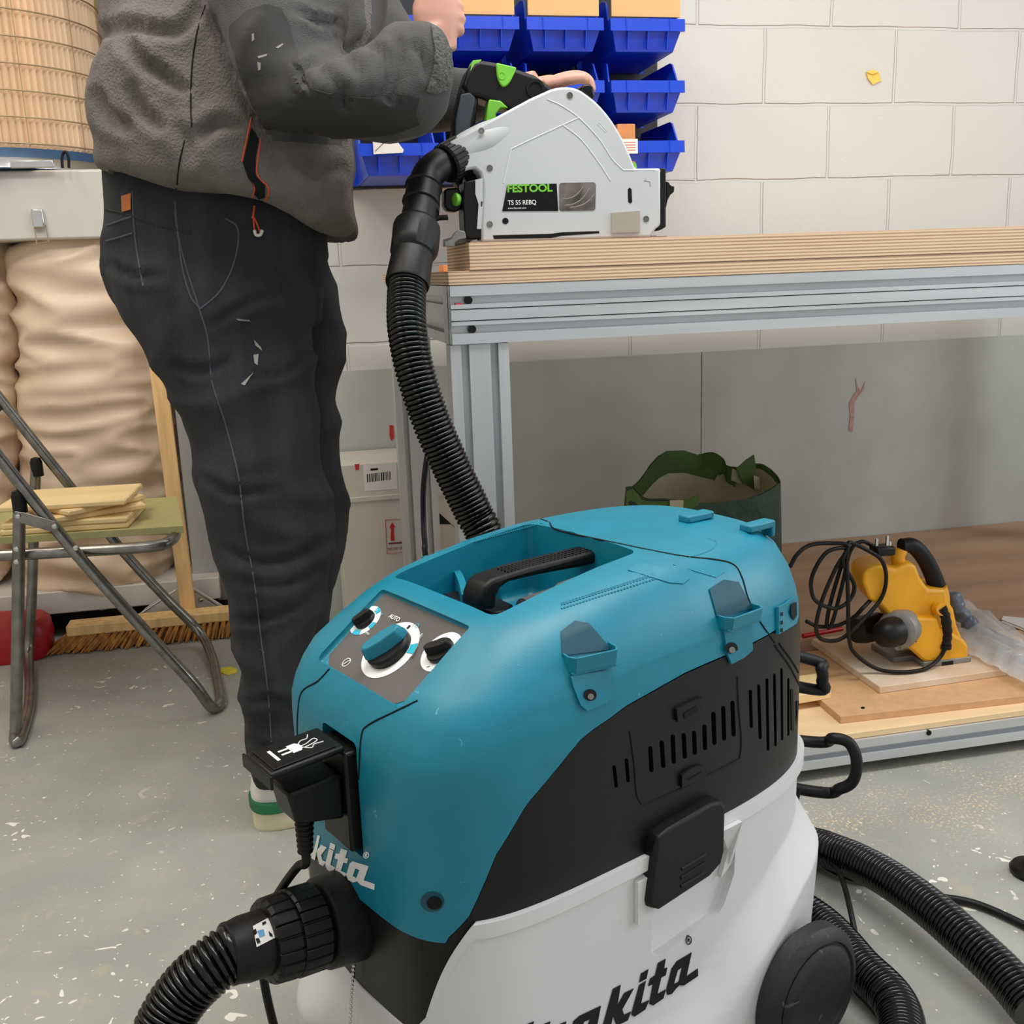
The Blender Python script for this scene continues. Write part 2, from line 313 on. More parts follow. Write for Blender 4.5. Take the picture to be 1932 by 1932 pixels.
def floormat():
    m = bpy.data.materials.new('painted_concrete_floor'); m.use_nodes = True; N = m.node_tree.nodes; L = m.node_tree.links; b = N['Principled BSDF']
    g = N.new('ShaderNodeNewGeometry')
    def noise_(sc, det, dist=0, off=0):
        mp = N.new('ShaderNodeMapping'); mp.inputs['Location'].default_value = (off, off, 0); L.new(g.outputs['Position'], mp.inputs[0])
        n = N.new('ShaderNodeTexNoise'); n.inputs['Scale'].default_value = sc; n.inputs['Detail'].default_value = det; n.inputs['Distortion'].default_value = dist; L.new(mp.outputs[0], n.inputs[0]); return n.outputs[0]
    def ramp(i, p0, p1, c0=(0, 0, 0, 1), c1=(1, 1, 1, 1)):
        r = N.new('ShaderNodeValToRGB'); e = r.color_ramp.elements; e[0].position = p0; e[1].position = p1; e[0].color = c0; e[1].color = c1; L.new(i, r.inputs[0]); return r.outputs[0]
    def mix(f, a, c):
        x = N.new('ShaderNodeMix'); x.data_type = 'RGBA'; L.new(f, x.inputs[0]); L.new(a, x.inputs[6])
        if isinstance(c, tuple): x.inputs[7].default_value = c
        else: L.new(c, x.inputs[7])
        return x.outputs[2]
    def mul(a, c):
        x = N.new('ShaderNodeMath'); x.operation = 'MULTIPLY'; L.new(a, x.inputs[0])
        if isinstance(c, float): x.inputs[1].default_value = c
        else: L.new(c, x.inputs[1])
        return x.outputs[0]
    base = ramp(noise_(5, 6), .35, .7, srgb((152, 154, 146)), srgb((167, 168, 159)))
    fine = ramp(noise_(220, 3), .60, .72); base = mix(mul(fine, .35), base, srgb((185, 182, 170)))
    wear = ramp(noise_(26, 5, .8, 3), .60, .70); base = mix(mul(wear, .45), base, srgb((182, 172, 150)))
    sp1 = ramp(noise_(32, 1.5, 1.1, 7), .685, .70); area1 = ramp(noise_(2.6, 1, 0, 1.7), .46, .56)
    base = mix(mul(sp1, area1), base, srgb((232, 228, 216)))
    sp2 = ramp(noise_(100, 1, .5, 2), .73, .745); base = mix(sp2, base, srgb((226, 222, 210)))
    # sawdust lying in front of the bench
    s = N.new('ShaderNodeSeparateXYZ'); L.new(g.outputs['Position'], s.inputs[0])
    yy = N.new('ShaderNodeMath'); yy.operation = 'MULTIPLY_ADD'; yy.inputs[1].default_value = .5; yy.inputs[2].default_value = 0; L.new(s.outputs[0], yy.inputs[0])
    ym = N.new('ShaderNodeMapRange'); ym.inputs[1].default_value = 1.30; ym.inputs[2].default_value = 1.45; L.new(s.outputs[1], ym.inputs[0])
    ye = N.new('ShaderNodeMapRange'); ye.inputs[1].default_value = 1.75; ye.inputs[2].default_value = 1.60; L.new(s.outputs[1], ye.inputs[0])
    xm = N.new('ShaderNodeMapRange'); xm.inputs[1].default_value = .6; xm.inputs[2].default_value = .8; L.new(s.outputs[0], xm.inputs[0])
    dn = ramp(noise_(190, 2, 0, 5), .56, .62); da = ramp(noise_(7, 3, 0, 9), .40, .62)
    base = mix(mul(mul(mul(dn, da), mul(ym.outputs[0], ye.outputs[0])), xm.outputs[0]), base, srgb((222, 196, 156)))
    L.new(base, b.inputs['Base Color']); b.inputs['Roughness'].default_value = .42
    bp = N.new('ShaderNodeBump'); bp.inputs['Strength'].default_value = .35; bp.inputs['Distance'].default_value = .002; L.new(noise_(90, 6), bp.inputs['Height']); L.new(bp.outputs[0], b.inputs['Normal'])
    return m
struct('floor', MB().box(-2.6, 4.2, -1.5, 3.9, -.05, 0), floormat())
struct('wall_back', MB().box(-.2, 4.2, 2.9, 3.0, 0, 2.8), WALL)
struct('wall_side', MB().box(-.2, -.14, 3.0, 3.9, 0, 2.8), WALL)
struct('wall_far', MB().box(-2.6, -.2, 3.8, 3.9, 0, 2.8), WALL)
struct('wall_left', MB().box(-2.7, -2.6, -1.5, 3.9, 0, 2.8), WALL)
DADO = mat('dado_grey_paint', (196, 200, 192), .5, var=.10, vs=4, bump=.2, bs=60, spots=[(26, .775, (200, 196, 186))])
struct('trim_1', MB().box(-.14, 1.192, 2.888, 2.9, 0, .700), DADO)
struct('trim_2', MB().box(1.1945, 4.2, 2.887, 2.9, 0, .7005), DADO)
# scar of peeled paint on the dado board
def blob(px, py, rx, ry, y, k, n=12, seed=0, rot=0):
    random.seed(seed); pts = []
    for i in range(n):
        a = 2 * pi * i / n; r = random.uniform(.55, 1.2); x, z = cos(a) * rx * r, sin(a) * ry * r
        pts.append((px + x * cos(rot) - z * sin(rot), py + x * sin(rot) + z * cos(rot)))
    return pts
def flat_mark(name, polys, y, m, label, cat, th=.0012):
    mb = MB()
    for p in polys: mb.prism([PY(a, b, y) for a, b in p], (0, -th, 0))
    return tag(ob(name, mb, m, smooth=0), label, cat)
PEEL = mat('peeled_paint', (196, 160, 150), .7, var=.2, vs=60)
flat_mark('peeled_paint_patch', [[(1614, 712), (1618, 728), (1624, 738), (1632, 720), (1629, 736), (1618, 748), (1612, 760), (1611, 790), (1608, 815), (1601, 812), (1604, 785), (1602, 760), (1610, 745), (1616, 738)]], 2.886, PEEL, 'pale pink scar of peeled paint on the grey dado board', 'paint scar')
yn = PY(1648, 147, 2.899)
mb = MB(); q = [PY(*p, 2.898) for p in ((1634, 137), (1648, 133), (1658, 138), (1662, 152), (1646, 160), (1638, 150))]; mb.prism(q, (0, -.003, 0))
mb.prism([PY(*p, 2.894) for p in ((1634, 137), (1645, 132), (1657, 137), (1645, 141))], (0, -.003, .001))
tag(ob('paper_scrap', mb, YNOTE, smooth=0), 'small torn yellow paper scrap stuck on the white block wall', 'paper scrap')
flat_mark_z = MB().prism([PZ(*p, .0005) for p in ((412, 1268), (418, 1260), (434, 1258), (448, 1262), (446, 1270), (430, 1274))], (0, 0, .0008))
tag(ob('floor_sticker', flat_mark_z, mat('sticker_yellow', (226, 206, 60), .6, var=.2, vs=90), smooth=0), 'worn yellow sticker on the floor behind the trouser leg', 'sticker')
# ================================================================ workbench
B = thing('workbench', (.25, 1.62, 0), 'long aluminium profile workbench with a layered plywood top and a low shelf', 'workbench')
ZR0, ZR1 = .8415, .9315; YF = 1.62; XL = .250; XR = 2.35; YB = 2.59
def rail_profile(h, slots, t=.045, d=.012):
    """(depth, height) outline with T slots on the front face"""
    P = [(0, 0)]
    for s in slots:
        P += [(0, s - .0065), (d * .25, s - .006), (d * .3, s - .009), (d, s - .009), (d, s + .009), (d * .3, s + .009), (d * .25, s + .006), (0, s + .0065)]
    return P + [(0, h), (t, h), (t, 0)]
def rail(name, x0, x1, y, z0, h, slots, m, front=1):
    mb = MB(); P = rail_profile(h, slots); P = [V((x0, y + a * front, z0 + b)) for a, b in P]; mb.prism(P, (x1 - x0, 0, 0))
    for s in (.5,) if h > .06 else (): mb.box(x0, x1, y - .0012 * front, y, z0 + h * s - .0008, z0 + h * s + .0008) if 0 else None
    return ob(name, mb, m, B, smooth=20)
r = rail('front_rail', XL + .004, XR, YF, ZR0, .09, (.0225, .0675), ALU)
# fine grooves and screw heads of the front rail
mb = MB()
for z in (.045 - .009, .045 + .009): mb.box(XL + .004, XR, YF - .0004, YF + .001, ZR0 + z - .0007, ZR0 + z + .0007)
ob('groove', mb, DARK, r, smooth=0)
for x, z in ((.287, .0225), (.283, .0675), (1.37, .0675)):
    ob('screw', MB().cyl((XL + x - .25, YF + .0035, ZR0 + z), (XL + x - .25, YF + .010, ZR0 + z), .0065, 20), BLKG, r)
ob('red_tab', MB().box(XL + .012, XL + .022, YF + .002, YF + .008, ZR0 + .060, ZR0 + .0635), PRR, r)
# end rail, along the depth
mb = MB(); P = rail_profile(.09, (.0225, .0675), .04); mb.prism([V((XL + a, YF + .046, ZR0 + b)) for a, b in P], (0, YB - YF - .09, 0)); ob('end_rail', mb, ALU, B, smooth=20)
ob('end_cap', MB().box(XL - .001, XL + .0035, YF - .001, YF + .0455, ZR0, ZR1), STL, B, smooth=0, bevel=.001)
rail('back_rail', XL, XR, YB, ZR0, .09, (.0225, .0675), ALU, -1)
def leg(x, y, z0=0, z1=ZR0 - .001, m=ALUW):
    mb = MB(); w_ = .094; P = [(0, 0)]
    for s in (.0235, .0705): P += [(s - .0065, 0), (s - .006, .003), (s - .009, .0036), (s - .009, .012), (s + .009, .012), (s + .009, .0036), (s + .006, .003), (s + .0065, 0)]
    P += [(w_, 0), (w_, .045), (0, .045)]
    return ob('leg', mb.prism([V((x + a, y + b, z0)) for a, b in P], (0, 0, z1 - z0)), m, B, smooth=20)
leg(XL + .001, YF + .004); leg(XL + .0, YB - .05); leg(XR - .1, YF + .004); leg(XR - .1, YB - .05)
ob('bench_top', MB().box(XL + .002, XR, YF - .001, YB + .10, ZR1 + .001, .9538), PLYE, B, bevel=.001)
ZS = .085
lr = rail('lower_rail', XL + .1, XR - .1, YF + .0, .0251, .0465, (.0235,), ALU)
ob('lower_back_rail', MB().box(XL + .1, XR - .1, YB - .045, YB, .0251, .0716), ALU, B)
ob('lower_shelf', MB().box(XL + .1, XR - .1, YF + .006, YB + .02, .0722, ZS), mat('shelf_plywood', (238, 206, 160), .7, var=.12, vs=5, stretch=(.5, 3, 1), bump=.2, bs=50), B, bevel=.0015)
for x in (1.135,): ob('screw', MB().cyl((x, YF - .002, .0675), (x, YF + .004, .0675), .005, 16), DARK, lr)
ob('adjuster_foot', MB().cyl((XL + .12, YF + .03, 0), (XL + .12, YF + .03, .0251), .02), BLK, B)
ob('adjuster_foot', MB().cyl((XR - .12, YF + .03, 0), (XR - .12, YF + .03, .0251), .02), BLK, B)
# thick plywood board on the top
pb = MB().box(.2862, XR + .02, YF - .002, YF + .22, .9540, .9958)
tag(ob('plywood_board', pb, PLYE, bevel=.001), 'thick laminated plywood board lying on the bench top under the saw', 'plywood board')
tag(ob('wood_block', MB().box(.355, .52, 2.35, 2.42, .9540, .9700), mat('orange_wood', (214, 140, 84), .6, var=.15), bevel=.002), 'orange brown wooden block on the far side of the bench top', 'wood block')
# ================================================================ parts bins on the wall
def bin_tree(origin, label, first):
    x, y, z = origin; W_, H_, D_ = .186, .105, .30
    t = thing('parts_bin', origin, label, 'storage bin', 'blue parts bins hung on the wall')
    th = .004
    mb = MB(); hw = W_ / 2
    # tapering shell: floor, back, two sides with swept front edge, low front lip
    f0 = -D_
    def wall(pts, d): mb.prism([V((x, y, z)) + V(p) for p in pts], d)
    wall([(-hw + .012, 0, 0), (hw - .012, 0, 0), (hw - .02, f0 + .02, 0), (-hw + .02, f0 + .02, 0)], (0, 0, th))
    wall([(-hw, 0, 0), (hw, 0, 0), (hw, 0, H_), (-hw, 0, H_)], (0, -th, 0))
    for s in (-1, 1):
        P = [(s * (hw - .016), -th, 0), (s * (hw - .02), f0 + .02, 0), (s * (hw - .004), f0, .052), (s * hw, f0 + .002, .068), (s * (hw - .002), f0 + .028, .072), (s * (hw - .006), f0 + .055, .118), (s * (hw - .004), f0 + .075, .124), (s * (hw - .003), -th, .124)]
        wall(P, (-s * th, 0, 0))
    b = ob('shell', mb, BLU, t, smooth=20)
    mb = MB()
    mb.prism([V((x, y, z)) + V(p) for p in ((-hw + .02, f0 + .02, 0), (hw - .02, f0 + .02, 0), (hw - .008, f0 + .002, .044), (-hw + .008, f0 + .002, .044))], (0, th, 0))
    ob('front_wall', mb, BLU, t, smooth=20)
    mb = MB().prism([V((x, y, z)) + V(p) for p in ((-hw - .001, f0 - .008, .042), (hw + .001, f0 - .008, .042), (hw + .001, f0 - .006, .070), (-hw - .001, f0 - .006, .070))], (0, .007, 0))
    for xx in (-.055, .055): mb.box(x + xx - .001, x + xx + .001, y + f0 - .0095, y + f0 - .004, z + .042, z + .070)
    for xx in (-.05, 0, .05): mb.prism([V((x + xx, y, z)) + V(p) for p in ((0, f0 + .012, .004), (0, f0 + .002, .004), (0, f0 - .006, .042), (0, f0 + .004, .042))], (.0025, 0, 0))
    ob('label_rim', mb, BLU, t, smooth=20)
    return t
# columns x and rows z measured on the wall; fronts stand 0.30 m off it
yb_ = 2.858
cols = [PY(760, 250, yb_ - .3).x - .012, PY(912, 250, yb_ - .3).x, PY(1070, 250, yb_ - .3).x, PY(1222, 250, yb_ - .3).x]
rows = [PY(1222, 95, yb_ - .3).z, PY(1222, 210, yb_ - .3).z, PY(1222, 322, yb_ - .3).z]
rows = [rows[0], rows[1], rows[1] - (rows[0] - rows[1])]
names = {(0, 0): 'blue bin holding small red and white packs beside the raised hand', (0, 1): 'blue bin with a card lid beside the raised hand', (0, 2): 'blue top row bin with a card lid above the bin of red pieces', (0, 3): 'blue top row bin with a card lid, outermost on the white wall',
         (1, 1): 'empty looking blue bin right above the lime trigger saw handle', (1, 2): 'blue bin holding red and green bits behind the thumb on the saw', (1, 3): 'empty blue middle row bin nearest the bare white wall',
         (2, 0): 'blue bottom bin with a white leaflet under the dark sleeve', (2, 1): 'blue bottom bin mostly hidden behind the saw hose port', (2, 2): 'blue bottom bin peeking out above the curved saw housing', (2, 3): 'blue bottom bin holding an orange wood block'}
src = bin_tree((cols[3], yb_, rows[0]), names[(0, 3)], True)
BIN = {(0, 3): src}
for (r_, c_), lb in names.items():
    if (r_, c_) != (0, 3): BIN[(r_, c_)] = copy_tree(src, (cols[c_] - cols[3], 0, rows[r_] - rows[0]), lb)
bp_ = MB().box(cols[0] - .14, PY(1240, 200, 2.875).x, 2.874, 2.889, rows[2] - .005, rows[0] + .35)
for z in rows:
    bp_.box(cols[0] - .13, PY(1236, 200, 2.87).x, yb_ + .001, 2.874, z + .085, z + .115)
bp_ = ob('bin_panel', bp_, mat('panel_steel', (52, 52, 58), .5, .4), smooth=0); tag(bp_, 'dark steel louvre panel on the wall carrying the blue bins', 'bin rack')
# hold the panel against the blockwork
ob('wall_bracket', MB().box(cols[0], cols[3], 2.889, 2.8995, rows[1], rows[1] + .05), STL, bp_)
zf = rows[0] + .0715; yf_ = yb_ - .3
for c_, lb in ((1, 'plain card sheet standing in the blue bin beside the hand'), (2, 'plain card sheet in the middle blue bin of the top row'), (3, 'plain card sheet in the outermost blue bin of the top row')):
    x = cols[c_]; mb = MB().box(x - .088, x + .086, yf_ + .004, yf_ + .009, zf + .004, zf + .15); tag(ob('card_sheet', mb, CARD, bevel=.001), lb, 'card sheet', 'card sheets in the top row of bins')
def bits(c, r_, n, m, label, cat, dx, spread=.03):
    x, z = cols[c] + dx, rows[r_]; mb = MB(); random.seed(c * 7 + r_)
    for k in range(n):
        p = V((x + random.uniform(-spread, spread), yf_ + .05 + random.uniform(0, .05), z + .020 + random.uniform(.0, .06)))
        mb.obox(p, [(random.random(), random.random(), .3), (-random.random(), .5, random.random()), (.3, -.4, .6)], (.035, .010, .008))
    mb.box(x - spread, x + spread, yf_ + .04, yf_ + .10, z + .0045, z + .05)
    return tag(ob('plastic_pieces', mb, m, smooth=0), label, cat)
bits(2, 1, 26, PRR, 'heap of small red plastic pieces in a blue bin', 'fixings', -.03).__setitem__('kind', 'stuff')
bits(2, 1, 14, mat('green_bits', (40, 110, 90), .5), 'small green pieces beside the red ones in the bin', 'fixings', .052, .016).__setitem__('kind', 'stuff')
bits(0, 0, 10, mat('pink_pack', (214, 90, 80), .5), 'small red and white packs in a blue bin beside the hand', 'packets', .0, .03)
bb = MB().box(cols[3] - .075, cols[3] - .028, yf_ + .01, yf_ + .05, rows[2] + .0045, rows[2] + .112); tag(ob('wood_offcut', bb, mat('orange_block', (226, 150, 88), .7, var=.2), bevel=.003), 'orange wood block standing in the bottom right blue bin', 'wood offcut')
bb = MB().box(cols[3] - .076, cols[3] - .030, yf_ - .012, yf_ - .0085, rows[2] + .040, rows[2] + .074); t = ob('card_label', bb, PAP); tag(t, 'small white printed label on the rim of the orange block bin', 'label')
for k in range(4): ob('print_line', MB().box(cols[3] - .070, cols[3] - .036, yf_ - .0126, yf_ - .0121, rows[2] + .047 + k * .006, rows[2] + .049 + k * .006), mat('print_pink', (200, 130, 110), .6), t)
lf = MB(); lf.prism([PY(a, b, yf_ - .014) for a, b in ((703, 256), (742, 257), (762, 283), (760, 288), (705, 291))], (0, .004, 0)); t = ob('paper_leaflet', lf, PAP, smooth=0); tag(t, 'crumpled white printed leaflet over the rim of a blue bin', 'leaflet')
ob('print_line', MB().tube([PY(708, 285, yf_ - .0145), PY(732, 262, yf_ - .0145)], .0008), mat('print_grey', (120, 120, 120), .6), t)
ob('print_line', MB().tube([PY(708, 265, yf_ - .0145), PY(722, 266, yf_ - .0145)], .0012), MATS['print_grey'], t)
# ================================================================ vacuum cleaner
AN = radians(25); EU = V((cos(AN), sin(AN), 0)); EV = V((-sin(AN), cos(AN), 0)); EZ = V((0, 0, 1))
def W(u, v, z): return EU * u + EV * v + EZ * z
def PV(px, py, v): return PL(px, py, EV * v, EV)
def PU(px, py, u): return PL(px, py, EU * u, EU)
VC = .885
VZ = [.030, .20, .34, .50, .53, .555, .575, .595, .608, .614, .617, .619, .620]
VU0 = [.448, .438, .434, .434, .444, .464, .492, .520, .540, .552, .57, .61, .68]
VU1 = [1.03, 1.042, 1.045, 1.045, 1.042, 1.034, 1.024, 1.01, .99, .97, .945, .90, .84]
VB = [.180, .183, .185, .185, .183, .179, .171, .156, .138, .122, .095, .055, .02]
def vring(t, z):
    """point on the body outline at angle t and nominal height z"""
    u0, u1, b = itp(z, VZ, VU0), itp(z, VZ, VU1), itp(z, VZ, VB)
    c, s = cos(t), sin(t)
    nr = 5.2 if c < 0 else 3.0
    u = (u0 + u1) / 2 + (u1 - u0) / 2 * math.copysign(abs(c) ** (2 / nr), c); v = VC + b * math.copysign(abs(s) ** (2 / nr), s)
    lift = .028 * sst((u - .50) / .28) * max(0, min(1, (z - .52) / .09)); return u, v, z + lift
def zteal(u, v):
    if abs(v - VC) < .15 and u < .6: return itp(abs(v - VC), [0, .09, .15], [.322, .327, .333])
    return itp(u, [.440, .455, .474, .50, .533, .60, .67, .747, .83, .90, .96, 1.03], [.333, .336, .362, .420, .463, .512, .529, .5345, .5365, .538, .542, .545])
def zblack(u, v):
    d = abs(v - VC)
    return itp(d, [0, .10, .122, .162], [.205, .212, .240, .355]) if u < .5 else .355
NT = 180; TH = [2 * pi * k / NT for k in range(NT)]
VAC = thing('vacuum_cleaner', W(.72, VC, 0), 'large teal, black and white dust extractor standing in the foreground', 'vacuum cleaner')
def band(lo, hi, n, extra=0, cap=True, inset=0):
    R = []
    for k in range(n + 1):
        r = []
        for t in TH:
            u, v, _ = vring(t, .4); a, b = lo(u, v), hi(u, v); u, v, z = vring(t, lerp(a, b, k / n)); r.append(W(u, v, z))
        R.append(r)
    return R
mb = MB(); R = []
zs_t = [.50, .52, .54, .555, .565, .575, .585, .595, .602, .608, .612, .615, .617, .619, .62]
K = 14
for k in range(K + len(zs_t)):
    r = []
    for t in TH:
        u, v, _ = vring(t, .4); a = zteal(u, v)
        if k < K: z = lerp(a, max(.56, a + .01) if 0 else .555, k / (K - 1)) if a < .55 else .555
        else: z = zs_t[k - K]
        if k >= K and z <= .555: continue
        r.append(W(*vring(t, z)))
    if len(r) == NT: R.append(r)
mb.loft(R); head = ob('head_shell', mb, TEAL, VAC, smooth=40)
mb = MB().loft(band(lambda u, v: zblack(u, v) - .02, lambda u, v: zteal(u, v) - .0015, 16)); 
# the black housing sits a hair inside the teal shell
cen = W(.74, VC, 0)
mb.v = [V((cen.x + (p.x - cen.x) * .996, cen.y + (p.y - cen.y) * .994, p.z)) for p in mb.v]
mid = ob('motor_housing', mb, BLK, VAC, smooth=40)
def swoosh(u): return itp(u, [.44, .52, .599, .68, .772, .833, .888, .919, 1.03], [.08, .11, .135, .150, .168, .210, .238, .256, .285])
mb = MB(); R = []
NK = 110
for k in range(NK + 1):
    r = []
    for t in TH:
        u, v, _ = vring(t, .3); zt = zblack(u, v) - .0005; f = k / NK; z = lerp(.03, zt, f ** .9); u2, v2, z2 = vring(t, z)
        g = max(0, min(1, (swoosh(u) - z) / .060)); rim = .006 * sst((z - (zt - .022)) / .006) * sst((u - .448) / .03)
        s = math.copysign(1, v - VC); nv = min(1, abs(v - VC) / .12); nu = max(0, min(1, (u2 - .95) / .07)); nf = max(0, min(1, (.53 - u2) / .06))
        v2 += s * nv * (.026 * g + rim); u2 += nu * (.024 * g + rim) - nf * (.036 * sst((.19 - z) / .07)) * min(1, abs(v - VC) / .09)
        r.append(W(u2, v2, z2))
    R.append(r)
mb.loft(R); tank = ob('tank', mb, WHT, VAC, smooth=50)
# recess for the handle, control panel seat, socket recess, latch recess in the tank
def vbox(u0, u1, v0, v1, z0, z1): return MB().hexa([W(u, v, z) for z in (z0, z1) for u, v in ((u0, v0), (u1, v0), (u1, v1), (u0, v1))])
PA, PB = W(.545, VC, .6085), W(.462, VC, .5475); PUP = (PA - PB).normalized(); PN = (-EV).cross(PUP).normalized()
if PN.z < 0: PN = -PN
PM = (PA + PB) / 2; PR = -EV; PLn = (PA - PB).length
panelcut = MB().obox(PM - PN * .0035 + PN * .03 - PR * .003, (PR, PUP, PN), (.172, PLn + .002, .06))
def cup(u0, u1, v0, v1): return vbox(u0, u1, v0, v1, .545, .70)
boolean(head, [MB().hexa([W(u, v, z) for z in (.552, .70) for u, v in ((.566, .792), (.768, .796), (.768, .988), (.566, .988))])], .012)
boolean(head, [panelcut], .004)
s0_, s1_ = PU(600, 1390, .44), PU(655, 1590, .44)
boolean(head, [vbox(.40, .468, .849, .921, .378, .503)], .006)
head.data.set_sharp_from_angle(angle=radians(30))
boolean(tank, [MB().prism([PV(a, b, .713) for a, b in ((1215, 1640), (1375, 1550), (1372, 1640), (1352, 1700), (1342, 1716), (1228, 1796), (1214, 1790))], -EV * .06)], .003)
tank.data.set_sharp_from_angle(angle=radians(40))
def slots(lst, wpx):
    P = []
    for x0, y0, x1, y1 in lst:
        a = []; r = wpx
        for k in range(7): t = pi + pi * k / 6; a.append((x0 + r * cos(t), y0 + r + r * sin(t)))
        for k in range(7): t = pi * k / 6; a.append((x1 + r * cos(t), y1 - r + r * sin(t)))
        P.append(a)
    return P
z6 = lambda x, y: (1160 + x / 5.084, 1240 + y / 5.084)
vl = [(300, 835, 312, 1085), (410, 778, 425, 1045), (515, 722, 525, 1002), (620, 708, 632, 955), (720, 688, 728, 920), (818, 628, 826, 876), (905, 506, 916, 825), (1000, 450, 1010, 785), (1088, 400, 1102, 745)]
vr = [(1262, 296, 1274, 665), (1342, 245, 1362, 775), (1422, 190, 1440, 885), (1495, 143, 1515, 845), (1565, 92, 1582, 790), (1635, 190, 1645, 750)]
T0 = bvh(mid); cutm = MB()
for p in slots([z6(a, b) + z6(c, d) for a, b, c, d in vl], 4.2) + slots([z6(a, b) + z6(c, d) for a, b, c, d in vr], 3.4) + slots([(1151, 1440, 1155, 1482), z6(72, 950) + z6(88, 1180)], 3.4):
    hh = hit(T0, sum(q[0] for q in p) / len(p), sum(q[1] for q in p) / len(p))[0]; vd = hh.dot(EV) + .006
    cutm.prism([PV(a, b, vd) for a, b in p], -EV * .03)
boolean(mid, [cutm])
TB = bvh(head, mid, tank)
# seams on the shell
SEAM = DARK
line('seam', [[(1003, 975), (1035, 985), (1052, 1000), (1150, 1022), (1280, 1048), (1352, 1056), (1385, 1066), (1400, 1090), (1412, 1130), (1432, 1170), (1462, 1213)],
              [(622, 1262), (600, 1285), (570, 1305), (562, 1345), (561, 1400)], [(788, 1322), (740, 1345), (695, 1368), (682, 1390), (677, 1470), (672, 1555), (655, 1578), (630, 1578), (610, 1570)]], TB, SEAM, head, .0011)
line('seam', [[(1188, 1380), (1196, 1440), (1200, 1490), (1206, 1510), (1222, 1515), (1300, 1480), (1385, 1437), (1396, 1425), (1398, 1390), (1393, 1330), (1391, 1276)]], TB, DARK, mid, .0011)
line('seam', [[(1462, 1218), (1490, 1258), (1510, 1300), (1521, 1340)], [(1470, 1214), (1498, 1254), (1520, 1300)]], TB, DARK, mid, .0015)
# ventilation slots: short capsules on the housing
decal('vent_slots', slots([z6(a, b) + z6(c, d) for a, b, c, d in [(1695, 305, 1700, 705), (1748, 415, 1750, 665)]], 2.2) + slots([z6(1795, 510) + z6(1793, 600)], 1.4), TB, DARK, mid, .0006, .0004)
# two small catches of the filter door
for cx, cy, s in ((1298, 1338, 1), (1306, 1458, -1)):
    P = [(cx - 26, cy - 8 + 6), (cx + 22, cy - 24 + 0), (cx + 24, cy + 2), (cx + 14, cy + 14), (cx - 8, cy + 22), (cx - 24, cy + 22)] if s > 0 else [(cx - 24, cy + 26), (cx - 24, cy + 2), (cx - 4, cy - 12), (cx + 16, cy - 16), (cx + 22, cy - 10), (cx + 22, cy + 6)]
    decal('door_catch', [P], TB, RUB, mid, .0004, .0035)
    decal('catch_recess', [[(cx - 14, cy + 8 - 2 * s), (cx + 12, cy - 6 - 2 * s), (cx + 13, cy - 2 + 2 * s), (cx - 12, cy + 14 + 2 * s)]], TB, DARK, mid, .0042, .0004)
# big side latch and the recess below it
lp = [(1243, 1582), (1262, 1566), (1345, 1516), (1362, 1512), (1370, 1522), (1368, 1606), (1362, 1630), (1340, 1655), (1245, 1718), (1228, 1714), (1226, 1704), (1238, 1600)]
latch = ob('latch', MB().prism([PV(a, b, .686) for a, b in lp], EV * .020), RUB, VAC)
bv = latch.modifiers.new('bevel', 'BEVEL'); bv.width = .004; bv.segments = 3; bv.limit_method = 'ANGLE'; bv.angle_limit = radians(50)
TL = bvh(latch)
for q in ([(1286, 1640), (1332, 1612)], [(1284, 1656), (1330, 1627)], [(1284, 1672), (1328, 1646)]): ob('grip_rib', MB().tube([PV(*q[0], .686), PV(*q[1], .686)], .0016, 8), RUB, latch)
for P in ([(1196, 1660), (1210, 1652), (1228, 1640), (1226, 1706), (1222, 1726), (1196, 1740)], [(1352, 1566), (1392, 1546), (1382, 1628), (1352, 1652), (1366, 1600)]):
    decal('latch_cheek', [P], TB, WHT, tank, .0005, .006)
# control panel -------------------------------------------------
def PPX(px, py, h=0): return PL(px, py, PM + PN * (h - .003), PN)
def pring(px, py, r0, r1, h, th, m, name, a0=0, a1=2 * pi, par=None):
    c = PPX(px, py); mb = MB(); n = 48; R0, R1 = [], []
    for k in range(n + 1):
        a = lerp(a0, a1, k / n); d = PR * cos(a) + PUP * sin(a); R0.append(c + d * r0 + PN * h); R1.append(c + d * r1 + PN * h)
    vs = R0 + R1 + [p + PN * th for p in R0 + R1]; m_ = n + 1; fs = []
    for k in range(n): fs += [(k, k + 1, m_ + k + 1, m_ + k), (2 * m_ + k, 3 * m_ + k, 3 * m_ + k + 1, 2 * m_ + k + 1), (m_ + k, m_ + k + 1, 3 * m_ + k + 1, 3 * m_ + k), (k, 2 * m_ + k, 2 * m_ + k + 1, k + 1)]
    return ob(name, mb.add(vs, fs), m, par, smooth=0)
pc = [(-.083, -PLn / 2 + .012), (-.070, -PLn / 2 + .001), (.066, -PLn / 2 + .001), (.080, -PLn / 2 + .012), (.081, PLn / 2 - .001), (-.0840, PLn / 2 - .001)]
panel = ob('control_panel', MB().prism([PM + PR * (a - .003) + PUP * b - PN * .0036 for a, b in pc], PN * .0006), PNL, VAC, smooth=0)
KN = [(690, 1171, .0125), (737, 1226, .0255), (833, 1230, .0150)]
